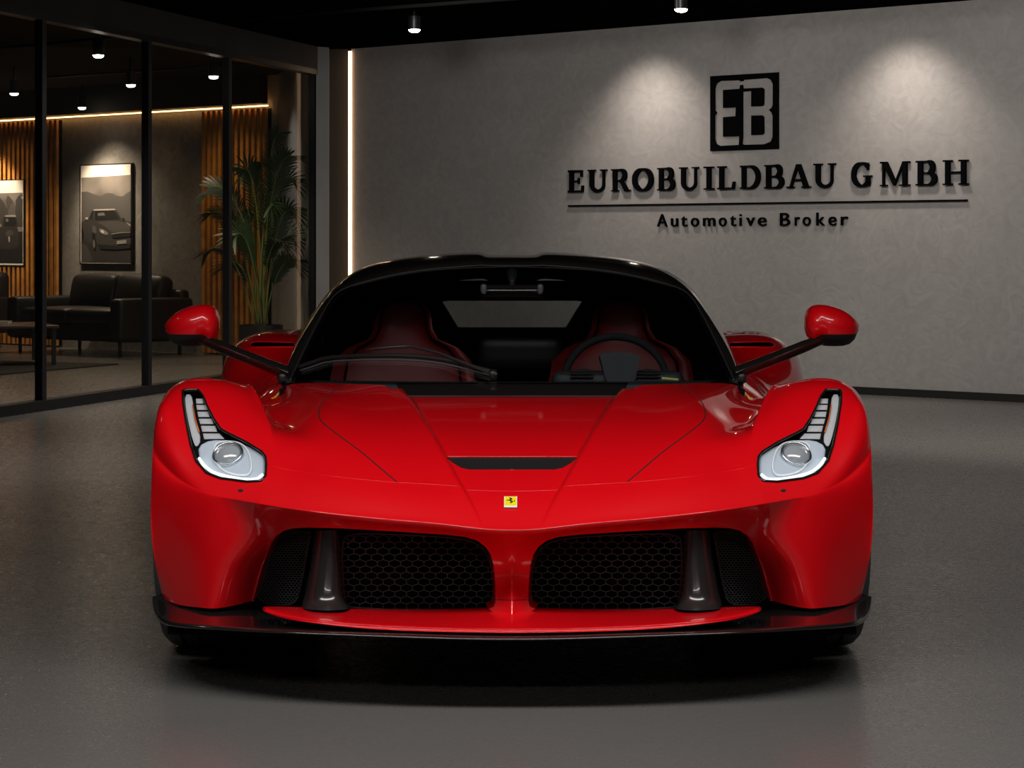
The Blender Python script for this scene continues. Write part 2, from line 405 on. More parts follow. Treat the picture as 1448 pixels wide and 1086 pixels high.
def orient(v, f, n):  # make faces agree with outward normals, and normals face the camera half-space on average
    a = np.array(v); o = []
    for q in f:
        fn = np.cross(a[q[1]] - a[q[0]], a[q[2]] - a[q[0]])
        o.append(q if np.dot(fn, np.array(n[q[0]]) + np.array(n[q[1]]) + np.array(n[q[2]])) >= 0 else tuple(reversed(q)))
    return o
c0 = np.array(bn); 
if c0[:, 2].mean() < 0: bn = [tuple(-x for x in n) for n in bn]
bf = orient(bv, bf, bn)
def under_opening(q):
    c = np.mean([bv[k] for k in q], 0); x = CX + c[0] * F / c[1]; y = HY + (CH - c[2]) * F / c[1]
    return 359.5 < x < 697 and y > np.interp(x, [358, 362, 400, 480, 560, 680, 691, 698.5], [847.5, 849.5, 860, 861.2, 862, 861.8, 861.3, 863])
bf = [q for q in bf if not under_opening(q)]
sv, sf, sn = submesh(bv, bf, bn)
sf2 = mirmesh(sv, sf, sn)
body = M('front_body_panel', sf2[0], sf2[1], RED, car, normals=sf2[2])

def onf(px, py, off=0.0, surf=None):
    fl = px > CX
    p, n, _ = (surf or front).hit(2 * CX - px if fl else px, py); p = p + n * off
    return Vector((-p.x, p.y, p.z)) if fl else p
def both(name, b, m, parents, **k):
    o = b.build(name, m, parents[0], **k); o2 = b.flipx().build(name, m, parents[1], **k); return [o, o2]
def seam(pxs, r=0.0016, m=None, name='panel_gap', off=-0.0004, mirror=True, step=6):
    b = MB().tube([onf(x, y, off) for x, y in dens(pxs, step, closed=False, smooth=2)], r, n=6)
    return both(name, b, m or SEAM, [body, body])
seam([(488,544),(470,553),(455,568),(450.5,582),(451.5,594),(473.5,612),(511,639),(540,664),(561,681.5)], 0.0021)
seam([(561,682),(600,684),(654,687.5)], 0.0009, RED)
seam([(660,693),(690,694),(723,694.3)], 0.0009, RED)
seam([(378,655),(395,662),(450,671),(520,679),(560,682)], 0.0009, RED)

def decal(name, poly, off, m, parent, step=4.0, surf=None, mirror=False, smooth=1):
    q = dens(poly, step, smooth=smooth); n = len(q)
    xs = [p[0] for p in q]; ys = [p[1] for p in q]; pts = [Vector(p) for p in q]
    def ins(p):
        c = False; j = n - 1
        for i in range(n):
            if (q[i][1] > p[1]) != (q[j][1] > p[1]) and p[0] < (q[j][0] - q[i][0]) * (p[1] - q[i][1]) / (q[j][1] - q[i][1]) + q[i][0]: c = not c
            j = i
        return c
    x = min(xs) + step / 2
    while x < max(xs):
        y = min(ys) + step / 2
        while y < max(ys):
            if ins((x, y)) and min((x - a) ** 2 + (y - b) ** 2 for a, b in q) > (step * .45) ** 2: pts.append(Vector((x, y)))
            y += step
        x += step
    r = delaunay_2d_cdt(pts, [(i, (i + 1) % n) for i in range(n)], [], 0, 1e-5)
    V = [onf(p[0], p[1], off, surf) for p in r[0]]
    Fc = [f for f in r[2] if ins(tuple(sum((Vector(r[0][k]) for k in f), Vector((0, 0))) / 3))]
    b = MB(); b.v = [tuple(v) for v in V]; b.f = [tuple(f) for f in Fc]
    # skirt
    k = len(b.v); bd = [onf(p[0], p[1], off, surf) for p in q]; bk = [onf(p[0], p[1], -0.002, surf) for p in q]
    b.v += [tuple(v) for v in bd + bk]; b.f += [(k + i, k + (i + 1) % n, k + n + (i + 1) % n, k + n + i) for i in range(n)]
    if mirror: return both(name, b, m, [parent, parent])
    return b.build(name, m, parent)
# hood vent: black slot under the recessed panel's trailing edge
def mx(poly): return poly + [(2 * CX - x, y) for x, y in reversed(poly)]
vent = mx([(724,664),(664,664),(652,661.5),(641,655),(632,647.5)])
decal('hood_vent', vent, 0.0015, BLKSATIN, body, 4, smooth=0)
b = MB().tube([onf(x, 646.8, 0.002) for x in np.linspace(632.5, 815.5, 60)], 0.0022, n=6); b.build('vent_lip', RED, body)
decal('washer_cover', [(337,693),(340.5,691.6),(344,693),(344.3,694.8),(340.5,695.8),(337,694.8)], 0.002, BLKSATIN, body, 3, mirror=True)

# ---- headlights
hv, hf, hn = submesh(bv, orient(bv, bi[0], bn), bn)
loop = [Vector(p) for p in bl[0]]
cen = sum(loop, Vector()) / len(loop)
b = MB()
back = [p + Vector((0.0, 0.06, -0.012)) + (cen - p) * 0.04 for p in loop]
n = len(loop)
b.add(loop + back, [(i, (i + 1) % n, n + (i + 1) % n, n + i) for i in range(n)])
bp = front  # back plate: surface inside the outline pushed inwards
k0 = [Vector(v) + Vector((0, 0.06, -0.012)) + (cen - Vector(v)) * 0.04 for v in hv]
b.add(k0, hf)
hb = both('headlight', b, BLKSATIN, [car, car])
g = MB().tube([p + Vector((0, -0.001, 0.001)) for p in loop], 0.0032, n=8, closed=True)
both('lamp_seal', g, BLKGLOSS, hb)
g = MB(); g.v = hv; g.f = hf
o = M('lens_cover', hv, hf, CLEAR, hb[0], normals=hn)
M('lens_cover', [(-a[0], a[1], a[2]) for a in hv], [tuple(reversed(q)) for q in hf], CLEAR, hb[1], normals=[(-a[0], a[1], a[2]) for a in hn])
def inlamp(poly, dy, m, name, thick=0.01, smooth=1, step=3):
    q = dens(poly, step, smooth=smooth); pts = [onf(x, y) + Vector((0, dy, -dy * .25)) for x, y in q]; k = len(pts)
    c = sum(pts, Vector()) / k; bb = MB()
    pb = [p + Vector((0, thick, 0)) for p in pts]; pf = [p + (c - p) * .06 + Vector((0, -0.002, 0)) for p in pts]
    bb.add([c + Vector((0, -0.003, 0))] + pf + pts + pb, [(0, 1 + i, 1 + (i + 1) % k) for i in range(k)] + [(1 + i, 1 + k + i, 1 + k + (i + 1) % k, 1 + (i + 1) % k) for i in range(k)] + [(1 + k + i, 1 + 2 * k + i, 1 + 2 * k + (i + 1) % k, 1 + k + (i + 1) % k) for i in range(k)])
    return both(name, bb, m, hb)
for poly in ([(276,562.5),(285,562.5),(287,569.5),(276.5,569.5)],[(276.6,571.5),(290,571.5),(292,578.5),(277.5,578.5)],[(278,581),(293,581),(295.5,588.5),(279.5,588.5)],[(280,591),(298,591),(301,598.5),(282,598.5)],[(283,601),(303,601),(306,609.5),(285,609.5)],[(286,612),(309,612),(316,619.5),(287.5,620)]):
    inlamp(poly, 0.014, LEDWHITE, 'light_segment', 0.006, smooth=0)
inlamp([(260.5,557),(269.5,557),(272,575),(277,600),(283,622),(277,632),(272.5,625),(266,599.5),(261.5,575)], 0.012, LEDWHITE, 'light_guide', 0.01)
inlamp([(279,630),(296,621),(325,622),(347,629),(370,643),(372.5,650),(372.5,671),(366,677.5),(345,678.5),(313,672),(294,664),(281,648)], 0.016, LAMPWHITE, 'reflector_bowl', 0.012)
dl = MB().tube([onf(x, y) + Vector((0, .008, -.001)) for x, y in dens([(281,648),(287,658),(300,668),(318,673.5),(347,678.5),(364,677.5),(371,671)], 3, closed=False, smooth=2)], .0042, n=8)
both('bowl_highlight', dl, mat('highlight_glow', (.9, .9, .9), .4, emit=(.85, .94, 1), es=1.0), hb)  # white highlight on the lower bowl edge, made as a glowing tube
pc = onf(322, 643) + Vector((0, 0.004, 0))
# inner bright frame around the projector
fr = [onf(x, y) + Vector((0, 0.009, -0.001)) for x, y in dens([(305,624),(336,624),(349,634),(355,652),(355,668),(345,673),(318,668),(305,655),(301,640)], 3, smooth=2)]
both('projector_frame', MB().tube(fr, 0.0022, n=6, closed=True), WHITE, hb)
nl_ = (front.hit(322, 643)[1] * .75 + Vector((0, -.25, 0))).normalized()
mm = Matrix.Translation(pc + nl_ * .002) @ nl_.to_track_quat('Z', 'Y').to_matrix().to_4x4()
both('projector_ring', MB().lathe([(0.034, -0.02), (0.034, 0.004), (0.038, 0.006), (0.041, 0.0), (0.041, -0.02)], 40, mm), SILVER, hb)
both('projector_lens', MB().lathe([(0.0001, 0.010), (0.010, 0.0095), (0.018, 0.0075), (0.026, 0.004), (0.031, -0.0005), (0.034, -0.004)], 40, mm), LENSGREY, hb)
both('marker_lamp', MB().tube([onf(x, y) + Vector((0, .01, 0)) for x, y in [(272,573),(275,592),(281,612)]], 0.002, n=6), mat('amber', (0.6, 0.12, 0.01), 0.3), hb)

# ---- intake surround, cavity, grilles, fins
loop = [Vector(p) for p in bl[1]]; n = len(loop); cen = sum(loop, Vector()) / n
ring = [loop]
for dy, sh in ((0.006, 0.004), (0.03, 0.012), (0.075, 0.03)):
    ring.append([p + Vector((0, dy, 0)) + (cen - p) * sh for p in loop])
b = MB(); b.add([p for r in ring for p in r], [(a * n + i, a * n + (i + 1) % n, (a + 1) * n + (i + 1) % n, (a + 1) * n + i) for a in range(3) for i in range(n) if not (OP[i][1] > 849.5 and 361 < OP[i][0] < 694)])
both('intake_surround', b, RED, [body, body])
b = MB(); b.box((0, 5.95, 0.30), (1.62, 0.02, 0.42)); b.box((0, 5.78, 0.135), (1.6, 0.34, 0.012)); b.box((0, 5.83, 0.435), (1.55, 0.2, 0.01))
b.box((-0.78, 5.88, 0.3), (0.012, 0.12, 0.38)); b.box((0.78, 5.88, 0.3), (0.012, 0.12, 0.38))
b.build('intake_cavity', BLKMATT, car, flat=True)
def inpoly(p, q):
    c = False; j = len(q) - 1
    for i in range(len(q)):
        if (q[i][1] > p[1]) != (q[j][1] > p[1]) and p[0] < (q[j][0] - q[i][0]) * (p[1] - q[i][1]) / (q[j][1] - q[i][1]) + q[i][0]: c = not c
        j = i
    return c
def hexmesh(poly, Y0, Y1, x0, x1, cw, ch, r, slant=0.0):
    """honeycomb wire in pixels inside poly; depth runs linearly from Y0 at x0 to Y1 at x1"""
    b = MB(); seg = []
    ys = np.arange(min(p[1] for p in poly) - ch, max(p[1] for p in poly) + ch, ch); xs = np.arange(x0 - cw, x1 + cw, cw)
    for r_i, y in enumerate(ys):
        o = (r_i % 2) * cw / 2
        for x in xs:
            a = (x + o, y); t = ch * 0.33
            seg += [((a[0], a[1] - t), (a[0] + cw / 2, a[1] - ch + t)), ((a[0], a[1] - t), (a[0] - cw / 2, a[1] - ch + t)), ((a[0], a[1] - t), (a[0], a[1] + t))]
    for p, q in seg:
        m_ = ((p[0] + q[0]) / 2, (p[1] + q[1]) / 2)
        if not inpoly(m_, poly): continue
        f = lambda s: Vector(P(s[0], s[1], Y0 + (Y1 - Y0) * (s[0] - x0) / (x1 - x0)))
        A, B = f(p), f(q); d = (B - A).normalized(); nn = Vector((0, -1, 0)); t = d.cross(nn).normalized() * r; h = nn * r * 1.6
        b.add([A - t, A + h, A + t, B - t, B + h, B + t], [(0, 1, 4, 3), (1, 2, 5, 4)])
    return b
gi = [(490,754),(560,755),(630,759),(664,764),(681,772),(690,785),(695,803),(698,830),(698,850),(694,859),(684,862),(500,862),(486,850),(483,770)]
b = hexmesh(gi, 5.66, 5.66, 484, 700, 16.5, 8.6, 0.0010); 
both('honeycomb_grille', b, WIRE, [car, car], flat=True)
go = [(362,845),(374,800),(386,768),(396,757),(411,752),(441,751),(436,770),(428,820),(421,848),(410,856),(380,856)]
both('fine_grille', hexmesh(go, 5.82, 5.70, 362, 441, 5.0, 3.2, 0.0006), WIRE, [car, car], flat=True)
b = MB().tube([P(x, y, 5.655) for x, y in dens(gi, 8, smooth=1)], 0.003, n=6, closed=True); both('grille_frame', b, BLKSATIN, [car, car])
b = MB().tube([P(x, y, 5.83 - 0.12 * (x - 362) / 79) for x, y in dens(go, 8, smooth=1)], 0.003, n=6, closed=True); both('grille_frame', b, BLKSATIN, [car, car])
b = MB().box(P(530, 806, 5.80), (0.20, 0.02, 0.17)); both('radiator', b, mat('radiator', (0.006, 0.006, 0.006), 0.9, spec=.05), [car, car], flat=True)
b = MB().tube([Vector(P(495, 761, 5.64)) + Vector((math.cos(a) * 0.0075, 0, math.sin(a) * 0.0075)) for a in np.linspace(0, 2 * PI, 20, endpoint=False)], 0.0018, n=6, closed=True)
both('tow_eye_ring', b, BLKSATIN, [car, car])
# fin: curved gloss-black upright in each intake
fin = Surf([[P(443,750,5.72),P(448,750,5.635),P(458,750,5.60),P(470,750,5.60),P(480,750,5.625),P(482,750,5.72)],
            [P(440,775,5.72),P(446,775,5.63),P(457,775,5.595),P(471,775,5.595),P(481,775,5.62),P(483,775,5.72)],
            [P(436,805,5.72),P(442,805,5.62),P(456,805,5.585),P(473,805,5.585),P(483,805,5.615),P(485,805,5.72)],
            [P(431,835,5.72),P(436,835,5.61),P(453,835,5.57),P(474,835,5.575),P(484,835,5.61),P(487,835,5.72)],
            [P(428,848,5.72),P(432,850,5.60),P(452,852,5.555),P(475,852,5.56),P(488,850,5.60),P(490,848,5.72)],
            [P(426,858,5.70),P(429,861,5.56),P(452,863,5.52),P(476,863,5.525),P(493,861,5.565),P(496,858,5.70)]], 8, 8, iters=1)
b = MB(); b.grid(fin.G.tolist()); both('intake_fin', b, mat('fin_black', (.022, .020, .019), .22, coat=.6), [car, car])

# ---- red lower blade
st = []
for px, yt, yc, yb, Yt, Yc in ((724,858,889.5,896,5.60,5.345),(690,859,889,895.5,5.60,5.347),(640,861,888.5,894.5,5.61,5.352),(560,861.8,885.5,892.5,5.62,5.365),(498,860.5,882,888,5.62,5.385),(449,859.3,877,882.5,5.62,5.41),(410,858.2,871.5,877,5.61,5.45),(385,857.5,866.5,870,5.60,5.49),(374,858,863,864.5,5.57,5.53),(371.3,859.5,861,862,5.56,5.545)):
    st.append([P(px, yt, Yt), P(px, (yt + yc * 1.2) / 2.2 - 1, (Yt + Yc) / 2 - .02), P(px, yc - 2.0, Yc + 0.012), P(px, yc + 0.5, Yc), P(px, (yc + yb) / 2 + 1, Yc), P(px, yb, Yc + 0.012), P(px, yb - (yb - yt) * .12, Yt - .02)])
bl_ = Surf(np.transpose(np.array(st), (1, 0, 2)), 6, 8, mirror=True, iters=1)
b = MB(); b.grid(bl_.G.tolist()); b.mirror(); b.build('lower_blade', RED, car)
seam_pts = [onf(x, 849 + abs(x - CX) * -.06, -.0002) for x in np.linspace(703, 745, 24)]
MB().tube(seam_pts, .0011, n=6).build('post_gap', SEAM, body)

# ---- splitter (black lower lip)
outer = [(724,899,5.33),(660,898.5,5.332),(560,895.5,5.345),(449,891.5,5.385),(374,888.3,5.43),(299,884,5.51),(250,880.5,5.60),(231,876,5.68),(221.5,867,5.76),(217,855,5.83),(215.8,843,5.89)]
inn = [(724,868,5.66),(660,868,5.66),(560,867,5.67),(449,866,5.74),(374,860,5.80),(309,860,5.715),(262,856.5,5.78),(240,851,5.83),(233,847,5.865),(230,843,5.89),(229,838,5.92)]
rows = [[], [], [], [], [], []]
for (a, b_) in zip(outer, inn):
    A = Vector(P(*a)); B = Vector(P(*b_)); d = (B - A)
    rows[0].append(B); rows[1].append(A + d * .4 + Vector((0, 0, -.003))); rows[2].append(A + d * 0.06 + Vector((0, 0, -0.0005)))
    rows[3].append(A + Vector((0, -0.001, -0.002))); rows[4].append(A + Vector((0, 0.004, -0.014))); rows[5].append(A + d * .9 + Vector((0, 0, -0.03)))
spl = Surf(rows, 6, 8, mirror=True, iters=1)
b = MB(); b.grid(spl.G.tolist()); b.mirror(); b.build('front_splitter', CARBON, car)
b = MB(); b.box((0, 7.15, 0.135), (1.72, 3.0, 0.02)); b.build('underbody_tray', BLKMATT, car, flat=True)

# ---- wheels
def wheel(x, y, r=0.345, wd=0.275):
    mW = Matrix.Translation((x, y, r)) @ Matrix.Rotation(PI / 2, 4, 'Y')
    h = wd / 2; prof = [(r - .105, -h + .012), (r - .095, -h), (r - .06, -h - .006), (r - .022, -h + .002), (r - .007, -h + .018), (r - .001, -h + .04)]
    for g_ in (-.070, -.026, .026, .070):
        prof += [(r, g_ - .0065), (r - .008, g_ - .0055), (r - .008, g_ + .0055), (r, g_ + .0065)]
    prof += [(r - .001, h - .04), (r - .007, h - .018), (r - .022, h - .002), (r - .06, h + .006), (r - .095, h), (r - .105, h - .012)]
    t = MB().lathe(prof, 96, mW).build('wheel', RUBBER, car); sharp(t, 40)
    b = MB().lathe([(r - .104, -h + .01), (r - .115, -h + .03), (r - .12, 0), (r - .115, h - .03), (r - .104, h - .01)], 48, mW)
    sx = 1 if x > 0 else -1
    for k in range(5):
        a = 2 * PI * k / 5
        for da in (-.16, .16):
            m_ = mW @ Matrix.Rotation(a + da, 4, 'Z')
            b.box(((r - .10) / 2 + .01, 0, sx * (h - .03)), (r - .12, .022, .02), m_)
    b.cyl(mW @ Vector((0, 0, sx * (h - .06))), mW @ Vector((0, 0, sx * (h - .012))), .05, n=24)
    b.build('rim', mat('rim_grey', (.25, .25, .26), .3, .9), t, flat=True)
    MB().cyl(mW @ Vector((0, 0, sx * (h - .12))), mW @ Vector((0, 0, sx * (h - .09))), .19, n=40).build('brake_disc', SILVER, t)
for sx in (-1, 1):
    wheel(sx * 0.808, 6.215, 0.322, 0.262); wheel(sx * 0.83, 8.2, 0.35, 0.31)

# ---- doors, sills and rear haunches (one side surface, stations run backwards)
side = Surf([
 [W(-.66,6.78,.64),W(-.74,6.78,.60),W(-.80,6.78,.585),W(-.88,6.78,.53),W(-.925,6.78,.44),W(-.935,6.78,.28),W(-.90,6.78,.14)],
 [W(-.715,7.02,.66),W(-.765,7.0,.635),W(-.81,7.0,.60),W(-.87,7.0,.55),W(-.90,7.0,.44),W(-.92,7.0,.26),W(-.91,7.0,.13)],
 [W(-.745,7.3,.675),W(-.79,7.3,.645),W(-.83,7.3,.61),W(-.88,7.3,.56),W(-.89,7.3,.44),W(-.93,7.3,.25),W(-.93,7.3,.13)],
 [W(-.75,7.6,.70),W(-.80,7.6,.67),W(-.86,7.6,.65),W(-.91,7.6,.61),W(-.94,7.6,.5),W(-.95,7.6,.28),W(-.94,7.6,.13)],
 [W(-.735,7.8,.735),W(-.83,7.8,.725),W(-.90,7.8,.705),W(-.965,7.8,.655),W(-1.0,7.8,.56),W(-1.0,7.8,.40),W(-.97,7.8,.2)],
 [W(-.70,7.95,.764),W(-.84,7.95,.768),W(-.925,7.95,.753),W(-.985,7.95,.70),W(-1.022,7.95,.62),W(-1.02,7.92,.50),W(-.99,7.85,.33)],
 [W(-.66,8.2,.775),W(-.84,8.2,.785),W(-.93,8.2,.775),W(-.985,8.2,.75),W(-1.02,8.2,.725),W(-1.02,8.2,.715),W(-1.01,8.2,.705)],
 [W(-.62,8.6,.765),W(-.80,8.6,.775),W(-.90,8.6,.76),W(-.96,8.6,.70),W(-.99,8.58,.62),W(-.98,8.55,.5),W(-.97,8.52,.36)],
 [W(-.55,8.95,.74),W(-.75,8.93,.74),W(-.85,8.91,.72),W(-.90,8.9,.66),W(-.93,8.88,.55),W(-.92,8.87,.42),W(-.90,8.85,.25)],
 [W(-.45,9.08,.66),W(-.65,9.06,.66),W(-.75,9.05,.64),W(-.80,9.04,.58),W(-.84,9.03,.5),W(-.84,9.0,.38),W(-.82,8.98,.25)],
], 10, 8, iters=1)
slit = dens([(353,487.5),(356,484.5),(364,483.5),(395,484),(420,485),(421,491),(400,490.8),(360,491.5),(354.5,490.5)], 3, smooth=1)
v_, f_, n_, l_, i_ = side.mesh([slit])
if np.array(n_)[:, 0].mean() > 0: n_ = [tuple(-x for x in q) for q in n_]
f_ = orient(v_, f_, n_); sv, sf, sn = submesh(v_, f_, n_); a_ = mirmesh(sv, sf, sn)
sidebody = M('side_body_panel', a_[0], a_[1], RED, car, normals=a_[2])
lp = [Vector(p) for p in l_[0]]; k = len(lp)
b = MB(); b.add(lp + [p + Vector((0, .09, -.02)) for p in lp], [(i, (i + 1) % k, k + (i + 1) % k, k + i) for i in range(k)] + [tuple(range(k, 2 * k))])
both('haunch_intake', b, BLKMATT, [sidebody, sidebody], flat=True)
b = MB().tube([p + Vector((0, -.002, 0.001)) for p in lp], 0.0028, n=6, closed=True); both('intake_rim', b, RED, [sidebody, sidebody])
# tail
b = MB(); Gd = []
for y, z in ((8.38, .76), (8.6, .755), (8.85, .735), (9.08, .66)):
    hw = {8.38: .68, 8.6: .64, 8.85: .60, 9.08: .47}[y]; Gd.append([(hw * t, y, z - .015 * (1 - t * t)) for t in np.linspace(-1, 1, 13)])
b.grid(Gd); b.build('engine_cover', BLKGLOSS, car)
b = MB(); b.box((0, 8.98, .42), (1.62, .08, .42)); b.build('rear_fascia', BLKSATIN, car, flat=True)

# ---- windscreen and roof
ws = Surf([
 [P(724,546,6.66),P(640,546,6.67),P(555,544,6.72),P(490,543,6.82),P(440,542,6.95),P(408,541.5,7.04)],
 [P(724,490,6.92),P(645,490,6.93),P(565,492,6.96),P(500,495,7.02),P(452,500,7.09),P(425,505,7.13)],
 [P(724,430,7.2),P(655,432,7.2),P(582,436,7.21),P(520,442,7.23),P(474,450,7.24),P(446,462,7.23)],
 [P(724,376,7.45),P(662,377,7.45),P(600,382,7.44),P(548,391,7.41),P(507,402,7.37),P(476,415,7.33)]], 10, 8, mirror=True, iters=2)
b = MB(); b.grid(ws.G.tolist()); b.mirror(); b.build('windscreen', WSGLASS, car)
rf = Surf([
 [P(724,376,7.45),P(687,376,7.45),P(674,376,7.45),P(600,382,7.44),P(548,391,7.41),P(505,402,7.37),P(476,415,7.33),P(460,437,7.28),P(446,462,7.23),P(425,505,7.13),P(408,542,7.04)],
 [P(724,367,7.50),P(687,367,7.50),P(674,365,7.50),P(600,371,7.49),P(548,380,7.47),P(504,393,7.43),P(473,411,7.38),P(454,434,7.32),P(438,460,7.26),P(416,502,7.16),P(404,541,7.06)],
 [P(724,360.5,7.75),P(688,360.5,7.75),P(674,357,7.75),P(600,361.3,7.75),P(550,368,7.75),P(507,381,7.7),P(471,406,7.6),P(449,435,7.5),P(432,463,7.4),P(410,503,7.26),P(401.5,536,7.12)],
 [W(0,8.05,1.045),W(-.09,8.05,1.045),W(-.125,8.05,1.058),W(-.32,8.05,1.035),W(-.44,8.05,1.01),W(-.55,8.02,.97),W(-.635,8.0,.91),W(-.695,7.97,.85),W(-.73,7.95,.80),W(-.75,7.85,.745),W(-.765,7.6,.68)],
 [W(0,8.38,.97),W(-.09,8.38,.97),W(-.125,8.38,.98),W(-.30,8.38,.96),W(-.42,8.38,.94),W(-.52,8.38,.91),W(-.61,8.38,.86),W(-.67,8.38,.82),W(-.69,8.38,.79),W(-.71,8.3,.76),W(-.75,8.1,.72)],
], [6, 6, 10, 10], 10, mirror=True, iters=2)
b = MB(); b.grid(rf.G.tolist()); b.mirror(); roof = b.build('roof', BLKGLOSS, car)
b = MB().tube([Vector(p) + Vector((0, -.002, .001)) for p in rf.G[0][:-1]], 0.0022, n=6)
b.mirror(); b.build('windscreen_trim', BLKSATIN, roof)
hl_ = (np.array([0, 7.85, .62]) - rf.G) * .022 + rf.G; hl_[:, 0, 0] = 0
b = MB(); b.grid(hl_.tolist()); b.mirror(); b.build('headliner', BLKMATT, roof)
# cowl below the glass
cw_ = []
for y, Y in ((559, 6.60), (552, 6.635), (544, 6.665), (541, 6.70)):
    cw_.append([P(CX + (CX - 567 + (559 - y) * .4) * t, y, Y + .05 * abs(t) ** 3) for t in np.linspace(-1, 1, 25)])
b = MB().grid(cw_); b.build('cowl_panel', BLKGLOSS, car)
# bulkhead with rear window
hole = [(-.262, .886), (-.20, .787), (.20, .787), (.262, .886), (.235, .896), (-.235, .896)]
out = [(-.69, .70), (.69, .70), (.70, .80), (.52, .91), (.30, .965), (-.30, .965), (-.52, .91), (-.70, .80)]
pts = [Vector(p) for p in out + hole]; no = len(out); nh = len(hole)
r = delaunay_2d_cdt(pts, [(i, (i + 1) % no) for i in range(no)] + [(no + i, no + (i + 1) % nh) for i in range(nh)], [], 0, 1e-5)
ff = []
for f in r[2]:
    c = sum((Vector(r[0][k]) for k in f), Vector((0, 0))) / 3
    if inpoly(c, out) and not inpoly(c, hole): ff.append(tuple(f))
M('bulkhead', [(p[0], 8.36, p[1]) for p in r[0]], ff, BLKMATT, car, flat=True)
bh = MB().tube([(x, 8.345, z) for x, z in hole], .006, n=6, closed=True).build('window_seal', BLKSATIN, car)
M('rear_window', [(x, 8.352, z) for x, z in hole], [tuple(range(nh))], glassmat('rear_glass', (.93, .97, .98), .3), car, flat=True)
# cabin tub
b = MB(); b.box((0, 7.6, .2), (1.4, 1.5, .01)); b.box((-.70, 7.6, .43), (.01, 1.5, .46)); b.box((.70, 7.6, .43), (.01, 1.5, .46)); b.box((0, 8.34, .45), (1.4, .01, .5)); b.box((0, 6.86, .42), (1.4, .01, .46))
b.build('cabin_tub', BLKMATT, car, flat=True)
dg = []
for y, z in ((6.74, .62), (6.8, .655), (6.95, .672), (7.1, .668), (7.18, .64), (7.2, .5)):
    hw = .56 + (y - 6.74) * .28; dg.append([(hw * t, y + .08 * t * t, z) for t in np.linspace(-1, 1, 21)])
b = MB().grid(dg); b.build('dashboard', DASH, car)
bn_ = [P(x, y, 7.12) for x, y in dens([(848,503),(853,499.5),(870,498),(890,499),(905,503),(903,515),(899,534),(895,541),(860,541),(856,534)], 3)]
b = MB(); k = len(bn_); b.add([tuple(p) for p in bn_] + [(p[0], p[1] + .09, p[2] - .01) for p in bn_], [tuple(range(k)), tuple(range(2 * k - 1, k - 1, -1))] + [(i, k + i, k + (i + 1) % k, (i + 1) % k) for i in range(k)])
dd = b.build('instrument_binnacle', mat('binnacle_grey', (.10, .12, .125), .6), car, flat=True)
b = MB().rbox((.335, 7.18, .655), (.42, .08, .085), .03); b.build('instrument_shelf', DASH, dd)
for vx in (.23, .43):
    b = MB()
    for z in (.665, .68, .695): b.box((vx - .0 if vx > .3 else vx - .01, 7.135, z), (.075, .006, .004))
    b.build('air_vent', BLKSATIN, dd, flat=True)
# seats
def seat(cx):
    lv = [(.30,.25,7.62),(.50,.255,7.68),(.62,.25,7.72),(.70,.235,7.74),(.745,.19,7.75),(.775,.12,7.755),(.81,.10,7.765),(.86,.093,7.775),(.885,.08,7.785),(.898,.05,7.80)]
    Gf = []
    for z, hw, y in lv:
        row = []
        for t in np.linspace(-1, 1, 15): row.append((cx + hw * t, y - .035 * abs(t) ** 4 + .012 * (1 - t * t), z))
        for t in np.linspace(1, -1, 15): row.append((cx + hw * t * .97, y + .09, z - .005))
        row.append(row[0]); Gf.append(row)
    b = MB().grid(Gf); b.rbox((cx, 7.48, .33), (.46, .5, .14), .05)
    s_ = b.build('seat', SEATRED, car)
    for sg in (-1, 1):
        MB().tube([(cx + sg * hw * .8, y - .022, z) for z, hw, y in lv[2:]], .004, n=6).build('seat_piping', BLKMATT, s_)
seat(-.372); seat(.372)
b = MB().rbox((0, 7.5, .48), (.16, .9, .26), .05); b.build('centre_console', BLKSATIN, car)
b = MB().rbox((.03, 7.9, .72), (.30, .05, .12), .03); b.build('rear_shelf', BLKSATIN, car)
# steering wheel
sw = Matrix.Translation((.335, 7.30, .655)) @ Matrix.Rotation(math.radians(72), 4, 'X')
ringp = []
for a in np.linspace(0, 2 * PI, 48, endpoint=False):
    rr = .165; x, y = rr * math.cos(a), rr * .92 * math.sin(a)
    if y < -.12: y = -.12
    ringp.append(sw @ Vector((x, y, 0)))
stw = MB().tube(ringp, .0125, n=10, closed=True).build('steering_wheel', mat('wheel_leather', (.03, .035, .038), .75, spec=.2), car)
hubp = [(-.062, .045), (-.045, .06), (.045, .06), (.062, .045), (.045, -.06), (.0, -.068), (-.045, -.06)]
MB().prism(dens(hubp, .02), .03, lambda a, b_, c: sw @ Vector((a, b_, c - .01))).build('steering_hub', mat('hub_grey', (.11, .13, .14), .5), stw, flat=True)
for sg in (-1, 1): MB().tube([sw @ Vector((sg * .05, .02, 0)), sw @ Vector((sg * .10, .035, -.005)), sw @ Vector((sg * .155, .02, 0))], .011, n=8).build('steering_spoke', DASH, stw)
# interior mirror
b = MB().rbox(P(724, 414, 7.32), (.215, .025, .052), .02); im = b.build('interior_mirror', BLKGLOSS, car)
b = MB().cyl(P(724, 412, 7.33), P(724, 384, 7.40), .012, .016, n=12); b.build('mirror_stalk', BLKSATIN, im)
for sg in (-1, 1): MB().rbox(Vector(P(724 + sg * 40, 408, 7.30)), (.02, .02, .03), .008).build('mirror_bracket', DASH, im)
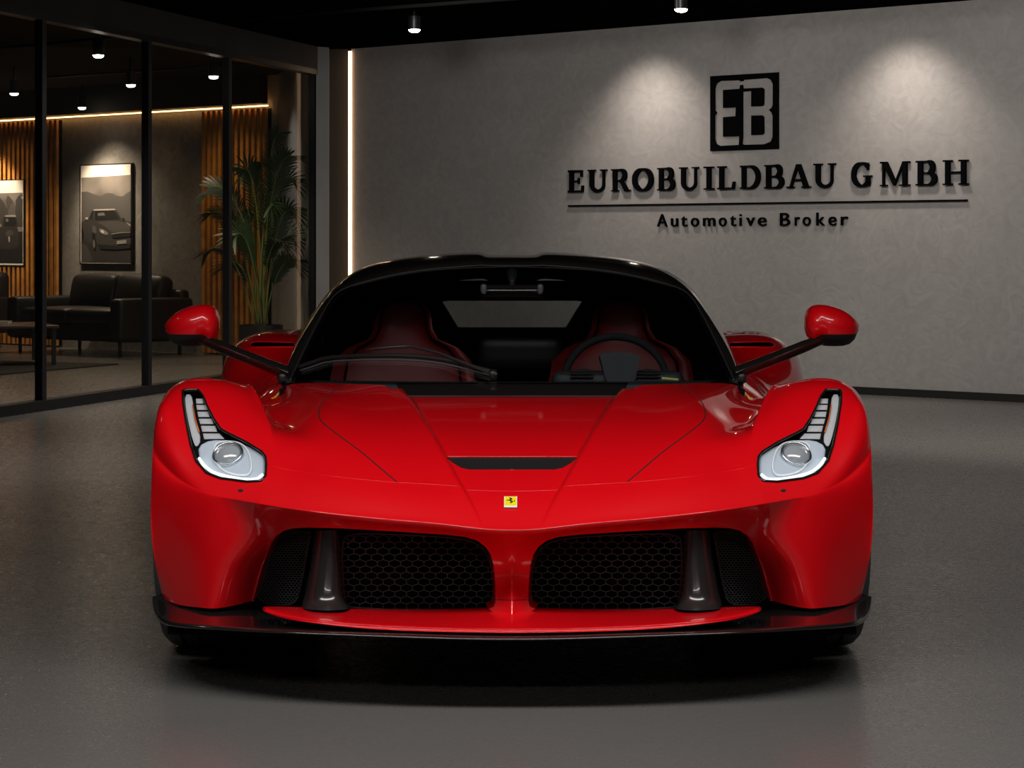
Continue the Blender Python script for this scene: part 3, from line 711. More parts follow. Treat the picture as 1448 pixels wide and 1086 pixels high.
# wiper
def onw(x, y, off): 
    p, n_, _ = ws.hit(x, y); 
    return p + n_ * off
bl1 = [(425,523),(445,516.5),(462,510.5),(500,508),(560,507.5),(600,509.5),(640,515.5),(670,524),(698,531)]
wp = MB().tube([onw(x, y, .012) for x, y in dens(bl1, 8, closed=False, smooth=1)], .0068, n=8).build('wiper', BLKSATIN, car)
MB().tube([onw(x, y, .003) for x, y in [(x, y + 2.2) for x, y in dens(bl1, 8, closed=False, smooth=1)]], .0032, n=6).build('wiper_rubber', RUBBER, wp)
arm = [(520,503),(550,500.5),(582,498.5),(620,508),(660,524),(688,535),(703,539)]
MB().tube([onw(x, y, .022) for x, y in dens(arm, 8, closed=False)], [.003, .003] + [.005] * 100, n=8).build('wiper_arm', mat('wiper_arm_metal', (.05, .045, .043), .25, .3), wp)
b = MB().cyl(onw(697, 537, .004), onw(697, 537, .03), .012, n=16); b.build('wiper_pivot', BLKSATIN, wp)

# ---- door mirrors
def mir():
    stn = [(232.6,459,462.5,.012),(235,455,471,.045),(240,449.5,481,.075),(247,443.5,487,.10),(256,438,489.5,.12),(268,433.3,490,.13),(280,431,489.5,.135),(291,430.6,487.5,.13),(300,432.5,482,.12),(305.5,438,476,.10),(308.5,447,467,.065),(309.3,455,460,.02)]
    G = []
    for px, t, bt, dp in stn:
        zt = P(px, t, 7.0); zb = P(px, bt, 7.0); zc = (zt[2] + zb[2]) / 2; hz = (zt[2] - zb[2]) / 2; row = []
        q_ = max(-.97, min(.0, (P(270, 471.5 if px < 292 else 471.5 + (px - 292) * 1.3, 7.0)[2] - zc) / hz)); as_ = -math.asin(abs(q_) ** (1 / .85))
        for a in list(np.linspace(as_, PI - as_, 21)) + list(np.linspace(PI - as_, 2 * PI + as_, 13))[1:-1]:
            c, s_ = math.cos(a), math.sin(a)
            yy = -dp * abs(c) ** .8 * .75 if c > 0 else dp * .3 * abs(c) ** .4
            zz = hz * (abs(s_) ** .85) * (1 if s_ > 0 else -1)
            row.append((zt[0], 7.02 + yy, zc + zz))
        G.append(row)
    return G
Gm = mir()
zsp = P(270, 471.5, 6.93)[2]
bu, bd = MB(), MB()
C_ = 32
vv = [p for r in Gm for p in r]; fu, fd = [], []
for i in range(len(Gm) - 1):
    for j in range(C_):
        q = (i * C_ + j, i * C_ + (j + 1) % C_, (i + 1) * C_ + (j + 1) % C_, (i + 1) * C_ + j)
        z = sum(vv[k][2] for k in q) / 4; x = sum(vv[k][0] for k in q) / 4
        (fd if (j >= 20 and 0 < i < 8) else fu).append(q)
fu += [tuple(range(C_)), tuple((len(Gm) - 1) * C_ + k for k in range(C_))]
def compact(f):
    ids = sorted({i for q in f for i in q}); mp = {k: n_i for n_i, k in enumerate(ids)}; return MB().add([vv[i] for i in ids], [tuple(mp[i] for i in q) for q in f])
b = compact(fu); mh = both('door_mirror', b, RED, [car, car])
b = compact(fd); both('mirror_base', b, BLKSATIN, mh)
b = MB().cyl(P(270, 480, 7.075), P(270, 480, 7.077), .03, n=16)
armp = [Vector(P(256, 474.5, 6.94)), Vector(P(270, 476, 6.95)), Vector(P(288, 481, 6.97)), Vector(P(310, 489.5, 7.0)), Vector(P(345, 503.5, 7.04)), Vector(P(380, 517, 7.08)), Vector(P(403, 526, 7.10))]
am = MB(); A_ = []
for i, p in enumerate(armp):
    d = (armp[min(i + 1, 6)] - armp[max(i - 1, 0)]).normalized(); up = Vector((0, 0, 1)); up = (up - d * up.dot(d)).normalized(); t = d.cross(up)
    h = (.005, .0105, .015, .0185, .019, .020, .022)[i]; wd = (.008, .016, .022, .026, .028, .03, .034)[i]
    A_.append([p + up * h * math.sin(a) + t * wd * math.cos(a) for a in np.linspace(0, 2 * PI, 17)])
am.grid(A_); both('mirror_arm', am, BLKGLOSS, mh)
b = MB().rbox(P(400, 534, 7.10), (.03, .07, .035), .012); both('mirror_foot', b, BLKSATIN, mh)
# ---- yellow decal painting the fender shield's reflection in the channel
decal('emblem_reflection', [(384,563.5),(386,558.5),(394.5,550),(397.5,549),(396.5,555),(389,562)], .002, YEL, body, 2, mirror=True, smooth=0)
decal('glass_sticker', [(489,536.2),(512,533.8),(512,535.6),(489,538)], .002, mat('sticker_green', (.35, .38, .12), .6), car, 2, surf=ws, smooth=0).scale.x = -1
# ---- bonnet badge
bc = onf(722, 711.5, .001); _, nb, _ = front.hit(722, 711.5); nb = Vector((0, nb.y, nb.z)).normalized(); ub = Vector((0, 0, 1)); ub = (ub - nb * ub.dot(nb)).normalized(); rb = Vector((1, 0, 0))
def bf_(s=1.0): return lambda a, b_, c: bc + rb * a + ub * b_ + nb * c
upx = 1 / (abs(ub.z) * F / 5.53 - (ub.y) * 0 + 1e-9)
bw = 9.2 * 5.53 / F; bh_ = 7.6 * 5.53 / F / max(.3, (ub.z + ub.y * (711 - HY) / F))
bdg = MB().prism([(-bw, -bh_), (bw, -bh_), (bw, bh_), (-bw, bh_)], .003, bf_()).build('bonnet_badge', WHITE, body, flat=True)
MB().prism([(-bw * .9, -bh_ * .72), (bw * .9, -bh_ * .72), (bw * .9, bh_ * .92), (-bw * .9, bh_ * .92)], .0036, bf_()).build('badge_field', YEL, bdg, flat=True)
hs = MB()
sx_ = bw / 19.0; sy_ = bh_ / 16.0
def hp(poly): hs.prism([((x - 665) / 10.3 * sx_ * 1.0, (452 - y) / 10.3 * sy_) for x, y in poly], .0042, bf_())
hp([(615,340),(650,330),(690,345),(725,380),(715,395),(685,385),(650,400),(640,385),(665,372)])
hp([(540,405),(580,398),(640,395),(680,385),(690,400),(680,425),(720,440),(745,438),(740,465),(690,495),(650,505),(640,495),(680,470),(670,455),(625,425),(580,410),(555,425),(542,425)])
hp([(765,425),(780,415),(800,425),(795,445),(775,450),(765,440)])
hs.build('badge_emblem', BLACKINK, bdg, flat=True)

# ================================================================== ROOM
Aw = Vector((1.938, 17.09, 0)); dw = Vector((1.617, -1.38, 0)).normalized(); nw = Vector((-dw.y, dw.x, 0)); nw = -nw if nw.y > 0 else nw   # towards the room
def wpt(s, z, off=0.0): p = Aw + dw * s + nw * off; return Vector((p.x, p.y, z))
def wpx(px):      # wall coordinate met by a pixel column
    k = (px - CX) / F; return (k * Aw.y - Aw.x) / (dw.x - k * dw.y)
WALLM = bpy.data.materials.new('wall_plaster'); WALLM.use_nodes = True
def plaster(m, col, var=.12, sw=True, rough=.75):
    nt = m.node_tree; b = nt.nodes['Principled BSDF']; tc = nt.nodes.new('ShaderNodeTexCoord')
    n1 = nt.nodes.new('ShaderNodeTexNoise'); n1.inputs['Scale'].default_value = 0.9; n1.inputs['Detail'].default_value = 6
    n2 = nt.nodes.new('ShaderNodeTexNoise'); n2.inputs['Scale'].default_value = 7; n2.inputs['Detail'].default_value = 8; n2.inputs['Distortion'].default_value = 2.2
    for q in (n1, n2): nt.links.new(tc.outputs['Object'], q.inputs['Vector'])
    ad = nt.nodes.new('ShaderNodeMath'); ad.operation = 'ADD'; nt.links.new(n1.outputs['Fac'], ad.inputs[0]); nt.links.new(n2.outputs['Fac'], ad.inputs[1])
    mr = nt.nodes.new('ShaderNodeMapRange'); mr.inputs[1].default_value = .7; mr.inputs[2].default_value = 1.3; mr.inputs[3].default_value = 1 - var; mr.inputs[4].default_value = 1 + var
    nt.links.new(ad.outputs[0], mr.inputs[0]); sc = nt.nodes.new('ShaderNodeVectorMath'); sc.operation = 'SCALE'; sc.inputs[0].default_value = col
    nt.links.new(mr.outputs[0], sc.inputs['Scale']); nt.links.new(sc.outputs[0], b.inputs['Base Color']); b.inputs['Roughness'].default_value = rough
    b.inputs['Specular IOR Level'].default_value = .25
    bp = nt.nodes.new('ShaderNodeBump'); bp.inputs['Strength'].default_value = .25; bp.inputs['Distance'].default_value = .01
    nt.links.new(n2.outputs['Fac'], bp.inputs['Height']); nt.links.new(bp.outputs[0], b.inputs['Normal'])
plaster(WALLM, (.34, .33, .325))
CONC = bpy.data.materials.new('lobby_concrete'); CONC.use_nodes = True; plaster(CONC, (.20, .19, .175), .25)
DARKW = mat('dark_wall', (.05, .05, .05), .8)
BLKCEIL = mat('black_ceiling', (.004, .0037, .0035), 1.0, noise=(3, .3), spec=.0)
PILLAR = mat('pillar_grey', (.40, .41, .42), .7, noise=(2, .1))
BEAM = mat('beam_grey', (.045, .048, .052), .85, noise=(2, .15))
FRAMEM = mat('black_aluminium', (.009, .010, .0125), .4, spec=.4)

# floor
FL = bpy.data.materials.new('floor_epoxy'); FL.use_nodes = True
nt = FL.node_tree; b_ = nt.nodes['Principled BSDF']; tc = nt.nodes.new('ShaderNodeTexCoord')
def nz(scale, det=6, dist=0): 
    n = nt.nodes.new('ShaderNodeTexNoise'); n.inputs['Scale'].default_value = scale; n.inputs['Detail'].default_value = det; n.inputs['Distortion'].default_value = dist
    nt.links.new(tc.outputs['Object'], n.inputs['Vector']); return n
a1, a2, a3 = nz(.9, 3, .4), nz(22, 2, 2.5), nz(70, 2, 1.5)
ad = nt.nodes.new('ShaderNodeMath'); ad.operation = 'ADD'; nt.links.new(a1.outputs['Fac'], ad.inputs[0]); nt.links.new(a3.outputs['Fac'], ad.inputs[1])
mr = nt.nodes.new('ShaderNodeMapRange'); mr.inputs[1].default_value = .7; mr.inputs[2].default_value = 1.3; mr.inputs[3].default_value = .93; mr.inputs[4].default_value = 1.07
nt.links.new(ad.outputs[0], mr.inputs[0]); sc = nt.nodes.new('ShaderNodeVectorMath'); sc.operation = 'SCALE'; sc.inputs[0].default_value = (.13, .123, .116)
nt.links.new(mr.outputs[0], sc.inputs['Scale']); nt.links.new(sc.outputs[0], b_.inputs['Base Color'])
m2 = nt.nodes.new('ShaderNodeMapRange'); m2.inputs[1].default_value = .3; m2.inputs[2].default_value = .7; m2.inputs[3].default_value = .27; m2.inputs[4].default_value = .28
nt.links.new(a2.outputs['Fac'], m2.inputs[0]); nt.links.new(m2.outputs[0], b_.inputs['Roughness'])
bp = nt.nodes.new('ShaderNodeBump'); bp.inputs['Strength'].default_value = .05; bp.inputs['Distance'].default_value = .001
nt.links.new(a2.outputs['Fac'], bp.inputs['Height']); nt.links.new(bp.outputs[0], b_.inputs['Normal'])
b_.inputs['Specular IOR Level'].default_value = .5
def st(name, b, m, **k): return tag(b.build(name, m, None, **{**dict(flat=True), **k}), kind='structure')
CZ = 2.82
st('floor', MB().box((0, 11, -.05), (24, 32, .1)), FL)
S1 = wpx(497); corner = wpt(S1, 0)
def wallbox(p, q, z0, z1, th, side):   # vertical slab from p to q, thickness on one side
    p = Vector(p); q = Vector(q); d = (q - p).normalized(); nn = Vector((-d.y, d.x, 0)) * side * th
    v = [Vector((a.x, a.y, z)) for z in (z0, z1) for a in (p, q, q + nn, p + nn)]
    return MB().add(v, [(3, 2, 1, 0), (4, 5, 6, 7), (0, 1, 5, 4), (1, 2, 6, 5), (2, 3, 7, 6), (3, 0, 4, 7)])
RW = wpt(8.0, 0)
st('wall_back', wallbox(corner, RW, 0, CZ + .1, .2, 1), WALLM)
st('baseboard_back', wallbox(wpt(S1, 0, .018), wpt(7.98, 0, .018), 0, .055, .016, 1), BLKSATIN)
st('wall_right', wallbox((RW.x, RW.y, 0), (RW.x, -4, 0), 0, CZ, .2, 1), DARKW)
st('wall_front', wallbox((RW.x, -4, 0), (-8, -4, 0), 0, CZ, .2, 1), DARKW)
# glass wall line
G0 = Vector((-1.726, 19.8, 0)); gd = Vector((1.403, 4.9, 0)).normalized(); gn = Vector((gd.y, -gd.x, 0))   # towards the showroom
def gpt(s, z, off=0.0): p = G0 - gd * s + gn * off; return Vector((p.x, p.y, z))
def gpx(px): k = (px - CX) / F; return (G0.x - k * G0.y) / (gd.x - k * gd.y)
GT = 2.62
GE = 18.0
st('trim_1', wallbox(gpt(-.12, 0, .05), gpt(GE, 0, .05), GT, CZ + .05, .30, -1), BEAM)          # bulkhead above the glass
# end pillar and dark return up to the back wall
p1 = Vector(P(447, 0, 19.72)); p2 = Vector(P(465, 0, 19.80)); p1.z = p2.z = 0
st('wall_pillar', MB().prism([(p1.x, p1.y), (p2.x, p2.y), (p2.x - .04, 20.4), (p1.x - .10, 20.4)], CZ, lambda a, b_, c: Vector((a, b_, c))), PILLAR)
q1 = Vector(P(463, 0, 19.98)); q2 = Vector(P(493, 0, 20.0)); q1.z = q2.z = 0
st('wall_return', MB().prism([(q1.x, q1.y), (q2.x, q2.y), (q2.x - .1, 20.5), (q1.x - .1, 20.5)], CZ, lambda a, b_, c: Vector((a, b_, c))), mat('return_brown', (.035, .031, .027), .8))
led = wallbox(Vector(P(495.4, 0, 19.93)) * Vector((1, 1, 0)), Vector(P(497.3, 0, 19.94)) * Vector((1, 1, 0)), .06, 2.80, .03, 1)
tag(led.build('led_strip', mat('led_warm', (1, .9, .8), .5, emit=(1, .62, .36), es=3.6), None, flat=True), 'tall warm vertical light strip at the left end of the sign wall', 'light strip')

# glazed partition: frame, mullions, panes
gp = empty('glass_partition', tuple(gpt(6, 0)))
tag(gp, 'black framed glass wall between the showroom and the dim lounge', 'glass wall')
wallbox(gpt(0, 0, .05), gpt(GE, 0, .05), 0, .07, .10, -1).build('bottom_rail', FRAMEM, gp, flat=True)
wallbox(gpt(0, 0, .05), gpt(GE, 0, .05), GT - .045, GT, .10, -1).build('top_rail', FRAMEM, gp, flat=True)
edges = [gpx(442) , gpx(321), gpx(207), gpx(57)]
edges += [edges[-1] + 3.0, edges[-1] + 6.0, edges[-1] + 9.0]
for i, s in enumerate(edges):
    wd = .06
    wallbox(gpt(s - wd / 2, 0, .03), gpt(s + wd / 2, 0, .03), .07, GT - .045, .055, -1).build('mullion', FRAMEM, gp, flat=True)
PANE = glassmat('partition_glass', (.95, .96, .96), .022)
for a, c in zip(edges[:-1], edges[1:]):
    wallbox(gpt(a + .037, 0, .006), gpt(c - .037, 0, .006), .07, GT - .045, .012, -1).build('glass_pane', PANE, gp, flat=True)

# lounge walls
L0 = Vector((-2.3375, 22, 0)); nl = nw
def lpt(s, z, off=0.0): p = L0 - dw * s + nl * off; return Vector((p.x, p.y, z))
def lpx(px): k = (px - CX) / F; return (L0.x - k * L0.y) / (dw.x - k * dw.y)
LC = 2.74
st('wall_lounge_back', wallbox(lpt(-.3, 0), lpt(9.5, 0), 0, LC, .15, -1), CONC)
rt = G0 + gd * .25
st('wall_lounge_right', wallbox((L0.x, L0.y + .2, 0), (gpt(-.02, 0, -.07).x, gpt(-.02, 0, -.07).y, 0), 0, LC, .12, -1 if False else 1), CONC)
e1 = lpt(9.5, 0)
st('wall_lounge_left', wallbox((e1.x, e1.y, 0), (-10.5, 2, 0), 0, LC, .15, -1), DARKW)
# ceilings
b = MB().prism([(-9, -4.2), (RW.x + .2, -4.2), (RW.x + .2, RW.y), tuple((wpt(S1, 0, -.2)).xy), (-1.9, 20.5), tuple(gpt(0, 0, .0).xy), tuple(gpt(GE + 4, 0, 0).xy)], .1, lambda a, b_, c: Vector((a, b_, CZ + c)))
st('ceiling', b, BLKCEIL)
b = MB().prism([tuple(gpt(0, 0, -.2).xy), tuple(gpt(GE, 0, -.2).xy), (-10.6, 2), tuple(lpt(9.6, 0).xy), tuple(lpt(-.3, 0).xy)], .06, lambda a, b_, c: Vector((a, b_, LC + c)))
st('ceiling_lounge', b, mat('lounge_ceiling_brown', (.05, .038, .030), .9, spec=0))

# slatted panels
WOOD = mat('oak_slat', (.55, .24, .05), .5, noise=(9, .25))
def slats(s0, s1, name, label):
    e = empty(name, tuple(lpt((s0 + s1) / 2, 0, .02))); tag(e, label, 'wall panel', 'oak slat panels')
    wallbox(lpt(s0, 0, .002), lpt(s1, 0, .002), .02, 2.42, .006, 1).build('backing_board', BLKMATT, e, flat=True)
    b = MB(); s = s0 + .02
    while s < s1 - .02:
        p = lpt(s, 0, .03); q = lpt(s + .042, 0, .03)
        w_ = wallbox(p, q, .02, 2.42, .032, 1); b.add(w_.v, w_.f); s += .08
    b.build('slats', WOOD, e, flat=True)
slats(.0, lpx(290), 'slat_panel', 'narrow oak slat panel behind the potted palm')
slats(lpx(88), 6.6, 'slat_panel', 'wide oak slat panel behind the framed picture cut off by the left edge')
w_ = wallbox(lpt(.0, 0, .045), lpt(6.6, 0, .045), 2.438, 2.449, .012, 1)
tag(w_.build('led_strip', mat('led_amber', (1, .7, .3), .5, emit=(1, .50, .16), es=8), None, flat=True), 'thin amber light strip along the top of the lounge back wall', 'light strip')
w_ = wallbox(lpt(-.05, 0, .10), lpt(7.5, 0, .10), 2.46, LC, .095, 1)
st('trim_2', w_, mat('soffit_brown', (.03, .026, .022), .8))

# framed pictures
FRM = mat('picture_frame_black', (.006, .006, .006), .4)
def ink(v): return mat('print_grey', (v, v * .93, v * .86), .6)
def picture(s_right, s_left, z0, z1, label, art, slat=False):
    off = .04 if slat else .004
    e = empty('framed_picture', tuple(lpt((s_right + s_left) / 2, z0, off))); tag(e, label, 'picture', 'framed car pictures')
    Wd = s_left - s_right; Hh = z1 - z0
    def fr(a, b_, c): return lpt(s_left - a * Wd, z0 + b_ * Hh, off + c)      # a: 0 left..1 right, b: 0 bottom..1 top
    def rect(a0, b0, a1, b1, c0, c1, m, name, par=e):
        v = [fr(a, b_, c) for c in (c0, c1) for a, b_ in ((a0, b0), (a1, b0), (a1, b1), (a0, b1))]
        return M(name, v, [(3, 2, 1, 0), (4, 5, 6, 7), (0, 1, 5, 4), (1, 2, 6, 5), (2, 3, 7, 6), (3, 0, 4, 7)], m, par, flat=True)
    rect(0, 0, 1, 1, 0, .028, FRM, 'frame')
    mt = rect(.025, .012, .975, .988, .028, .030, mat('mount_board', (.88, .82, .76), .8), 'mount_board')
    k = [.0302]
    def poly(ps, v, name='print'):
        k[0] += .0004; c = k[0]; M(name, [fr(a, b_, c) for a, b_ in ps], [tuple(range(len(ps)))], ink(v) if not hasattr(v, 'name') else v, mt, flat=True)
    art(poly); return e
SKYM = bpy.data.materials.new('print_sky'); SKYM.use_nodes = True
nt = SKYM.node_tree; b_ = nt.nodes['Principled BSDF']; n1 = nt.nodes.new('ShaderNodeTexNoise'); n1.inputs['Scale'].default_value = 2.2; tc = nt.nodes.new('ShaderNodeTexCoord')
nt.links.new(tc.outputs['Object'], n1.inputs['Vector']); cr = nt.nodes.new('ShaderNodeValToRGB'); cr.color_ramp.elements[0].position = .35; cr.color_ramp.elements[1].position = .7
cr.color_ramp.elements[0].color = (.11, .10, .09, 1); cr.color_ramp.elements[1].color = (.33, .29, .26, 1); nt.links.new(n1.outputs['Fac'], cr.inputs[0]); nt.links.new(cr.outputs[0], b_.inputs['Base Color'])
def art1(p):
    X = lambda x: (x - 240) / 450.0; Y = lambda y: 1 - (y - 90) / 880.0
    q = lambda L: [(X(x), Y(y)) for x, y in L]
    p(q([(256,205),(682,192),(682,955),(256,955)]), SKYM, 'picture_print')
    p(q([(256,330),(310,328),(350,345),(420,372),(480,345),(530,350),(560,372),(610,378),(682,330),(682,700),(256,700)]), .075, 'mountain_shape')
    p(q([(256,690),(682,690),(682,955),(256,955)]), .022, 'road_shape')
    p(q([(256,780),(300,800),(360,930),(300,955),(256,955)]), .045, 'road_shape')
    p(q([(256,600),(300,575),(325,560),(350,500),(375,485),(545,485),(570,505),(605,575),(682,600),(682,830),(560,845),(420,838),(345,790),(300,760),(256,735)]), .03, 'car_body_shape')
    p(q([(375,500),(545,500),(595,575),(378,585)]), .008, 'car_window_shape')
    p(q([(400,520),(455,515),(465,540),(405,545)]), .12, 'car_window_shape')
    p(q([(330,565),(352,505),(360,505),(355,580)]), .01, 'car_window_shape')
    p(q([(358,492),(375,485),(545,484),(556,494),(375,498)]), .38, 'car_roof_shape')
    p(q([(395,600),(500,590),(600,595),(670,625),(682,680),(520,690),(470,640)]), .055, 'bonnet_shape')
    p(q([(640,600),(682,620),(682,640)]), .28, 'bonnet_shape')
    p(q([(355,625),(385,640),(395,690),(380,700),(355,680)]), .07, 'wing_shape')
    p(q([(262,640),(275,650),(285,740),(268,755),(260,700)]), .006, 'wheel_shape')
    p(q([(355,690),(378,700),(392,780),(385,840),(365,840),(355,790)]), .006, 'wheel_shape')
    p(q([(362,750),(378,760),(382,810),(370,830),(361,800)]), .10, 'wheel_shape')
    p(q([(415,655),(450,660),(492,690),(488,712),(450,705),(420,685)]), .16, 'headlamp_shape')
    p(q([(430,668),(448,670),(462,688),(450,695),(434,688)]), .5, 'headlamp_shape')
    p(q([(520,705),(600,690),(682,690),(682,725),(560,740),(525,735)]), .006, 'grille_shape')
    p(q([(520,700),(600,688),(682,686),(682,690),(600,693),(522,706)]), .3, 'grille_shape')
    p(q([(400,790),(560,805),(682,790),(682,828),(560,840),(430,835)]), .008, 'bumper_shape')
    p(q([(568,762),(650,752),(650,785),(568,792)]), .20, 'plate_shape')
    p(q([(296,560),(312,553),(322,562),(318,575),(300,572)]), .35, 'mirror_shape')
    p(q([(612,565),(630,560),(632,575),(618,580)]), .01, 'mirror_shape')
def art2(p):   # right-hand part of the picture is what shows
    X = lambda x: 1 - (262 - x) / 560.0; Y = lambda y: 1 - (y - 145) / 755.0
    q = lambda L: [(X(x), Y(y)) for x, y in L]
    lft = -270
    p(q([(lft,262),(244,262),(244,872),(lft,872)]), SKYM, 'picture_print')
    p(q([(lft,300),(-120,300),(0,300),(40,340),(80,400),(120,470),(120,600),(lft,600)]), .05, 'mountain_shape')
    p(q([(65,330),(85,283),(120,310),(150,345),(175,400),(180,520),(90,520),(80,400)]), .06, 'mountain_shape')
    p(q([(90,420),(120,360),(150,340),(165,380),(170,520),(90,520)]), .09, 'mountain_shape')
    p(q([(170,330),(200,290),(244,275),(244,560),(170,560)]), .045, 'mountain_shape')
    p(q([(225,290),(244,300),(244,322),(232,312)]), .4, 'flower_shape')
    p(q([(lft,600),(244,600),(244,872),(lft,872)]), .012, 'road_shape')
    p(q([(-90,590),(-20,560),(20,555),(40,480),(65,458),(165,455),(185,490),(190,530),(185,560),(200,600),(205,690),(190,740),(100,755),(0,750),(-80,720)]), .028, 'car_body_shape')
    p(q([(55,480),(160,472),(182,515),(170,550),(50,555)]), .007, 'car_window_shape')
    p(q([(65,490),(90,485),(95,510),(68,515)]), .14, 'car_window_shape')
    p(q([(50,466),(65,456),(165,453),(178,470),(170,472),(70,470)]), .30, 'car_roof_shape')
    p(q([(60,610),(90,585),(140,590),(155,620),(120,640),(80,640)]), .06, 'bonnet_shape')
    p(q([(92,650),(103,638),(114,650),(112,690),(98,690)]), .32, 'headlamp_shape')
    p(q([(0,535),(12,530),(24,540),(20,560),(4,558)]), .2, 'mirror_shape')
picture(lpx(190), lpx(116), .885, 1.935, 'tall framed picture of a coupe before misty mountains, above the sofa', art1)
picture(lpx(42), lpx(42) + .92, .86, 1.80, 'framed picture of an old car under flower shapes, cut by the left edge', art2, True)

# ---- company sign
LET = mat('sign_black', (.004, .004, .005), .8, spec=.0)
sign = empty('company_name_sign', tuple(wpt((wpx(805) + wpx(1370)) / 2, 1.4, .02)))
tag(sign, 'large black raised serif company name above a thin bar on the grey wall', 'sign')
SW = .055
def oval(cx, cy, rx, ry, t0=0, t1=2 * PI, n=28): return [(cx + rx * math.cos(a), cy + ry * math.sin(a)) for a in np.linspace(t0, t1, n)]
def stroke(path, wf):  # ribbon polygons from a centre line with variable half width
    out = []; n = len(path); L, R = [], []
    for i, p in enumerate(path):
        a = np.array(path[min(i + 1, n - 1)]) - np.array(path[max(i - 1, 0)]); a = a / (np.linalg.norm(a) + 1e-9); nn = np.array([-a[1], a[0]]); h = wf(i / (n - 1), a)
        L.append(np.array(p) + nn * h); R.append(np.array(p) - nn * h)
    for i in range(n - 1): out.append([tuple(R[i]), tuple(R[i + 1]), tuple(L[i + 1]), tuple(L[i])])
    return out
T_, t_ = .19, .085      # stem, thin
def vst(x, y0=0.0, y1=1.0, w=T_): return [(x, y0), (x + w, y0), (x + w, y1), (x, y1)]
def hs_(x0, x1, y, h=t_): return [(x0, y), (x1, y), (x1, y + h), (x0, y + h)]
def ser(x0, x1, top=False): y = 1 - .065 if top else 0; return [(x0, y), (x1, y), (x1, y + .065), (x0, y + .065)]
def bowl(xc, yc, rx, ry, a0, a1, thick=T_, thin=t_):
    return stroke(oval(xc, yc, rx, ry, a0, a1), lambda t, d: (thick * abs(d[1]) + thin * abs(d[0])) / 2 / max(.75, math.hypot(d[0], d[1])))
def letter(ch):
    H = []
    if ch == 'E': H = [vst(.07), hs_(.0, .72, .915), hs_(.0, .74, 0), hs_(.2, .55, .47, .07), [(.64,.70),(.72,.70),(.72,.97),(.64,.93)], [(.66,.05),(.76,.0),(.78,.30),(.70,.30)], [(.50,.37),(.56,.37),(.56,.64),(.50,.64)]]; W_ = .78
    elif ch == 'U': H = [vst(.10, .3, 1), vst(.76, .3, 1, .085), ser(0, .38, True), ser(.64, .96, True)] + stroke([(.195 + 0, .32)] + [(.50 - .305 * math.cos(a), .32 - .28 * math.sin(a)) for a in np.linspace(0.05, PI, 20)], lambda t, d: .095 * (1 - t) + .045 * t + .0 * t); W_ = .96
    elif ch == 'R': H = [vst(.08), ser(0, .36), ser(0, .3, True), hs_(.1, .48, .915), hs_(.1, .48, .45, .08)] + bowl(.46, .722, .225, .235, PI / 2, -PI / 2) + [[(.42,.48),(.60,.48),(.92,.0),(.70,.0)], ser(.70, .98)]; W_ = .98
    elif ch == 'O': H = bowl(.5, .5, .40, .465, 0, 2 * PI, .20, .075); W_ = 1.0
    elif ch == 'B': H = [vst(.08), hs_(0, .50, .93, .07), hs_(0, .52, 0, .07), hs_(.1, .5, .475, .065)] + bowl(.48, .73, .20, .235, PI / 2, -PI / 2) + bowl(.50, .265, .255, .23, PI / 2, -PI / 2, .20, .07); W_ = .86
    elif ch == 'I': H = [vst(.14), ser(0, .47), ser(0, .47, True)]; W_ = .47
    elif ch == 'L': H = [vst(.09), ser(0, .40, True), hs_(0, .74, 0, .08), [(.66,.05),(.77,0),(.80,.33),(.72,.33)]]; W_ = .80
    elif ch == 'D': H = [vst(.08), hs_(0, .48, .93, .07), hs_(0, .48, 0, .07)] + bowl(.46, .5, .42, .465, PI / 2, -PI / 2, .20, .07); W_ = .98
    elif ch == 'A': H = [[(.42,1),(.60,1),(.98,0),(.76,0)], [(.42,1),(.50,.92),(.20,0),(.10,0)], hs_(.24, .76, .30, .075), ser(-.02, .30), ser(.66, 1.06)]; W_ = 1.06
    elif ch == 'G': H = bowl(.5, .5, .40, .465, .75, 2 * PI - .62, .20, .075) + [vst(.70, .04, .46, .18), ser(0, 0), [(.58,.40),(.98,.40),(.98,.465),(.58,.465)], [(.74,.68),(.82,.68),(.82,.98),(.74,.86)]]; W_ = .98
    elif ch == 'M': H = [vst(.10, 0, 1, .085), vst(.96, 0, 1, .19), ser(0, .30), ser(.84, 1.27), [(.08,1),(.30,1),(.66,.22),(.58,.02)], [(.58,.02),(.66,.22),(.98,1),(1.05,1),(.64,.02)], ser(0, .28, True), ser(.98, 1.27, True)]; W_ = 1.27
    elif ch == 'H': H = [vst(.10), vst(.76), ser(0, .39), ser(.66, 1.05), ser(0, .39, True), ser(.66, 1.05, True), hs_(.2, .85, .47, .075)]; W_ = 1.05
    return [h for h in H if abs(h[0][0] - h[1][0]) + abs(h[0][1] - h[1][1]) > 1e-6], W_
spans = [(60,110),(125,187),(203,265),(272,340),(355,412),(427,490),(508,540),(553,610),(628,693),(708,772),(783,860),(870,942),(995,1062),(1090,1187),(1208,1277),(1297,1380)]
for ch, (a, c) in zip('EUROBUILDBAUGMBH', spans):
    s0, s1 = wpx(780 + a / 2.335), wpx(780 + c / 2.335); ps, W_ = letter(ch); k = (s1 - s0) / W_
    b = MB()
    for poly in ps: b.prism([(x * k, y * .178) for x, y in poly], .022, lambda x, y, z: wpt(s0 + x, 1.518 + y, .006 + z))
    b.build('letter', LET, sign, flat=True)
b = MB().box((0, 0, 0), (1, 1, 1)); 
v = [wpt(s, z, o) for s in (wpx(805), wpx(1369)) for z in (1.403, 1.415) for o in (.004, .02)]
M('underline_bar', v, [(0, 1, 3, 2), (4, 6, 7, 5), (0, 4, 5, 1), (2, 3, 7, 6), (0, 2, 6, 4), (1, 5, 7, 3)], LET, sign, flat=True)
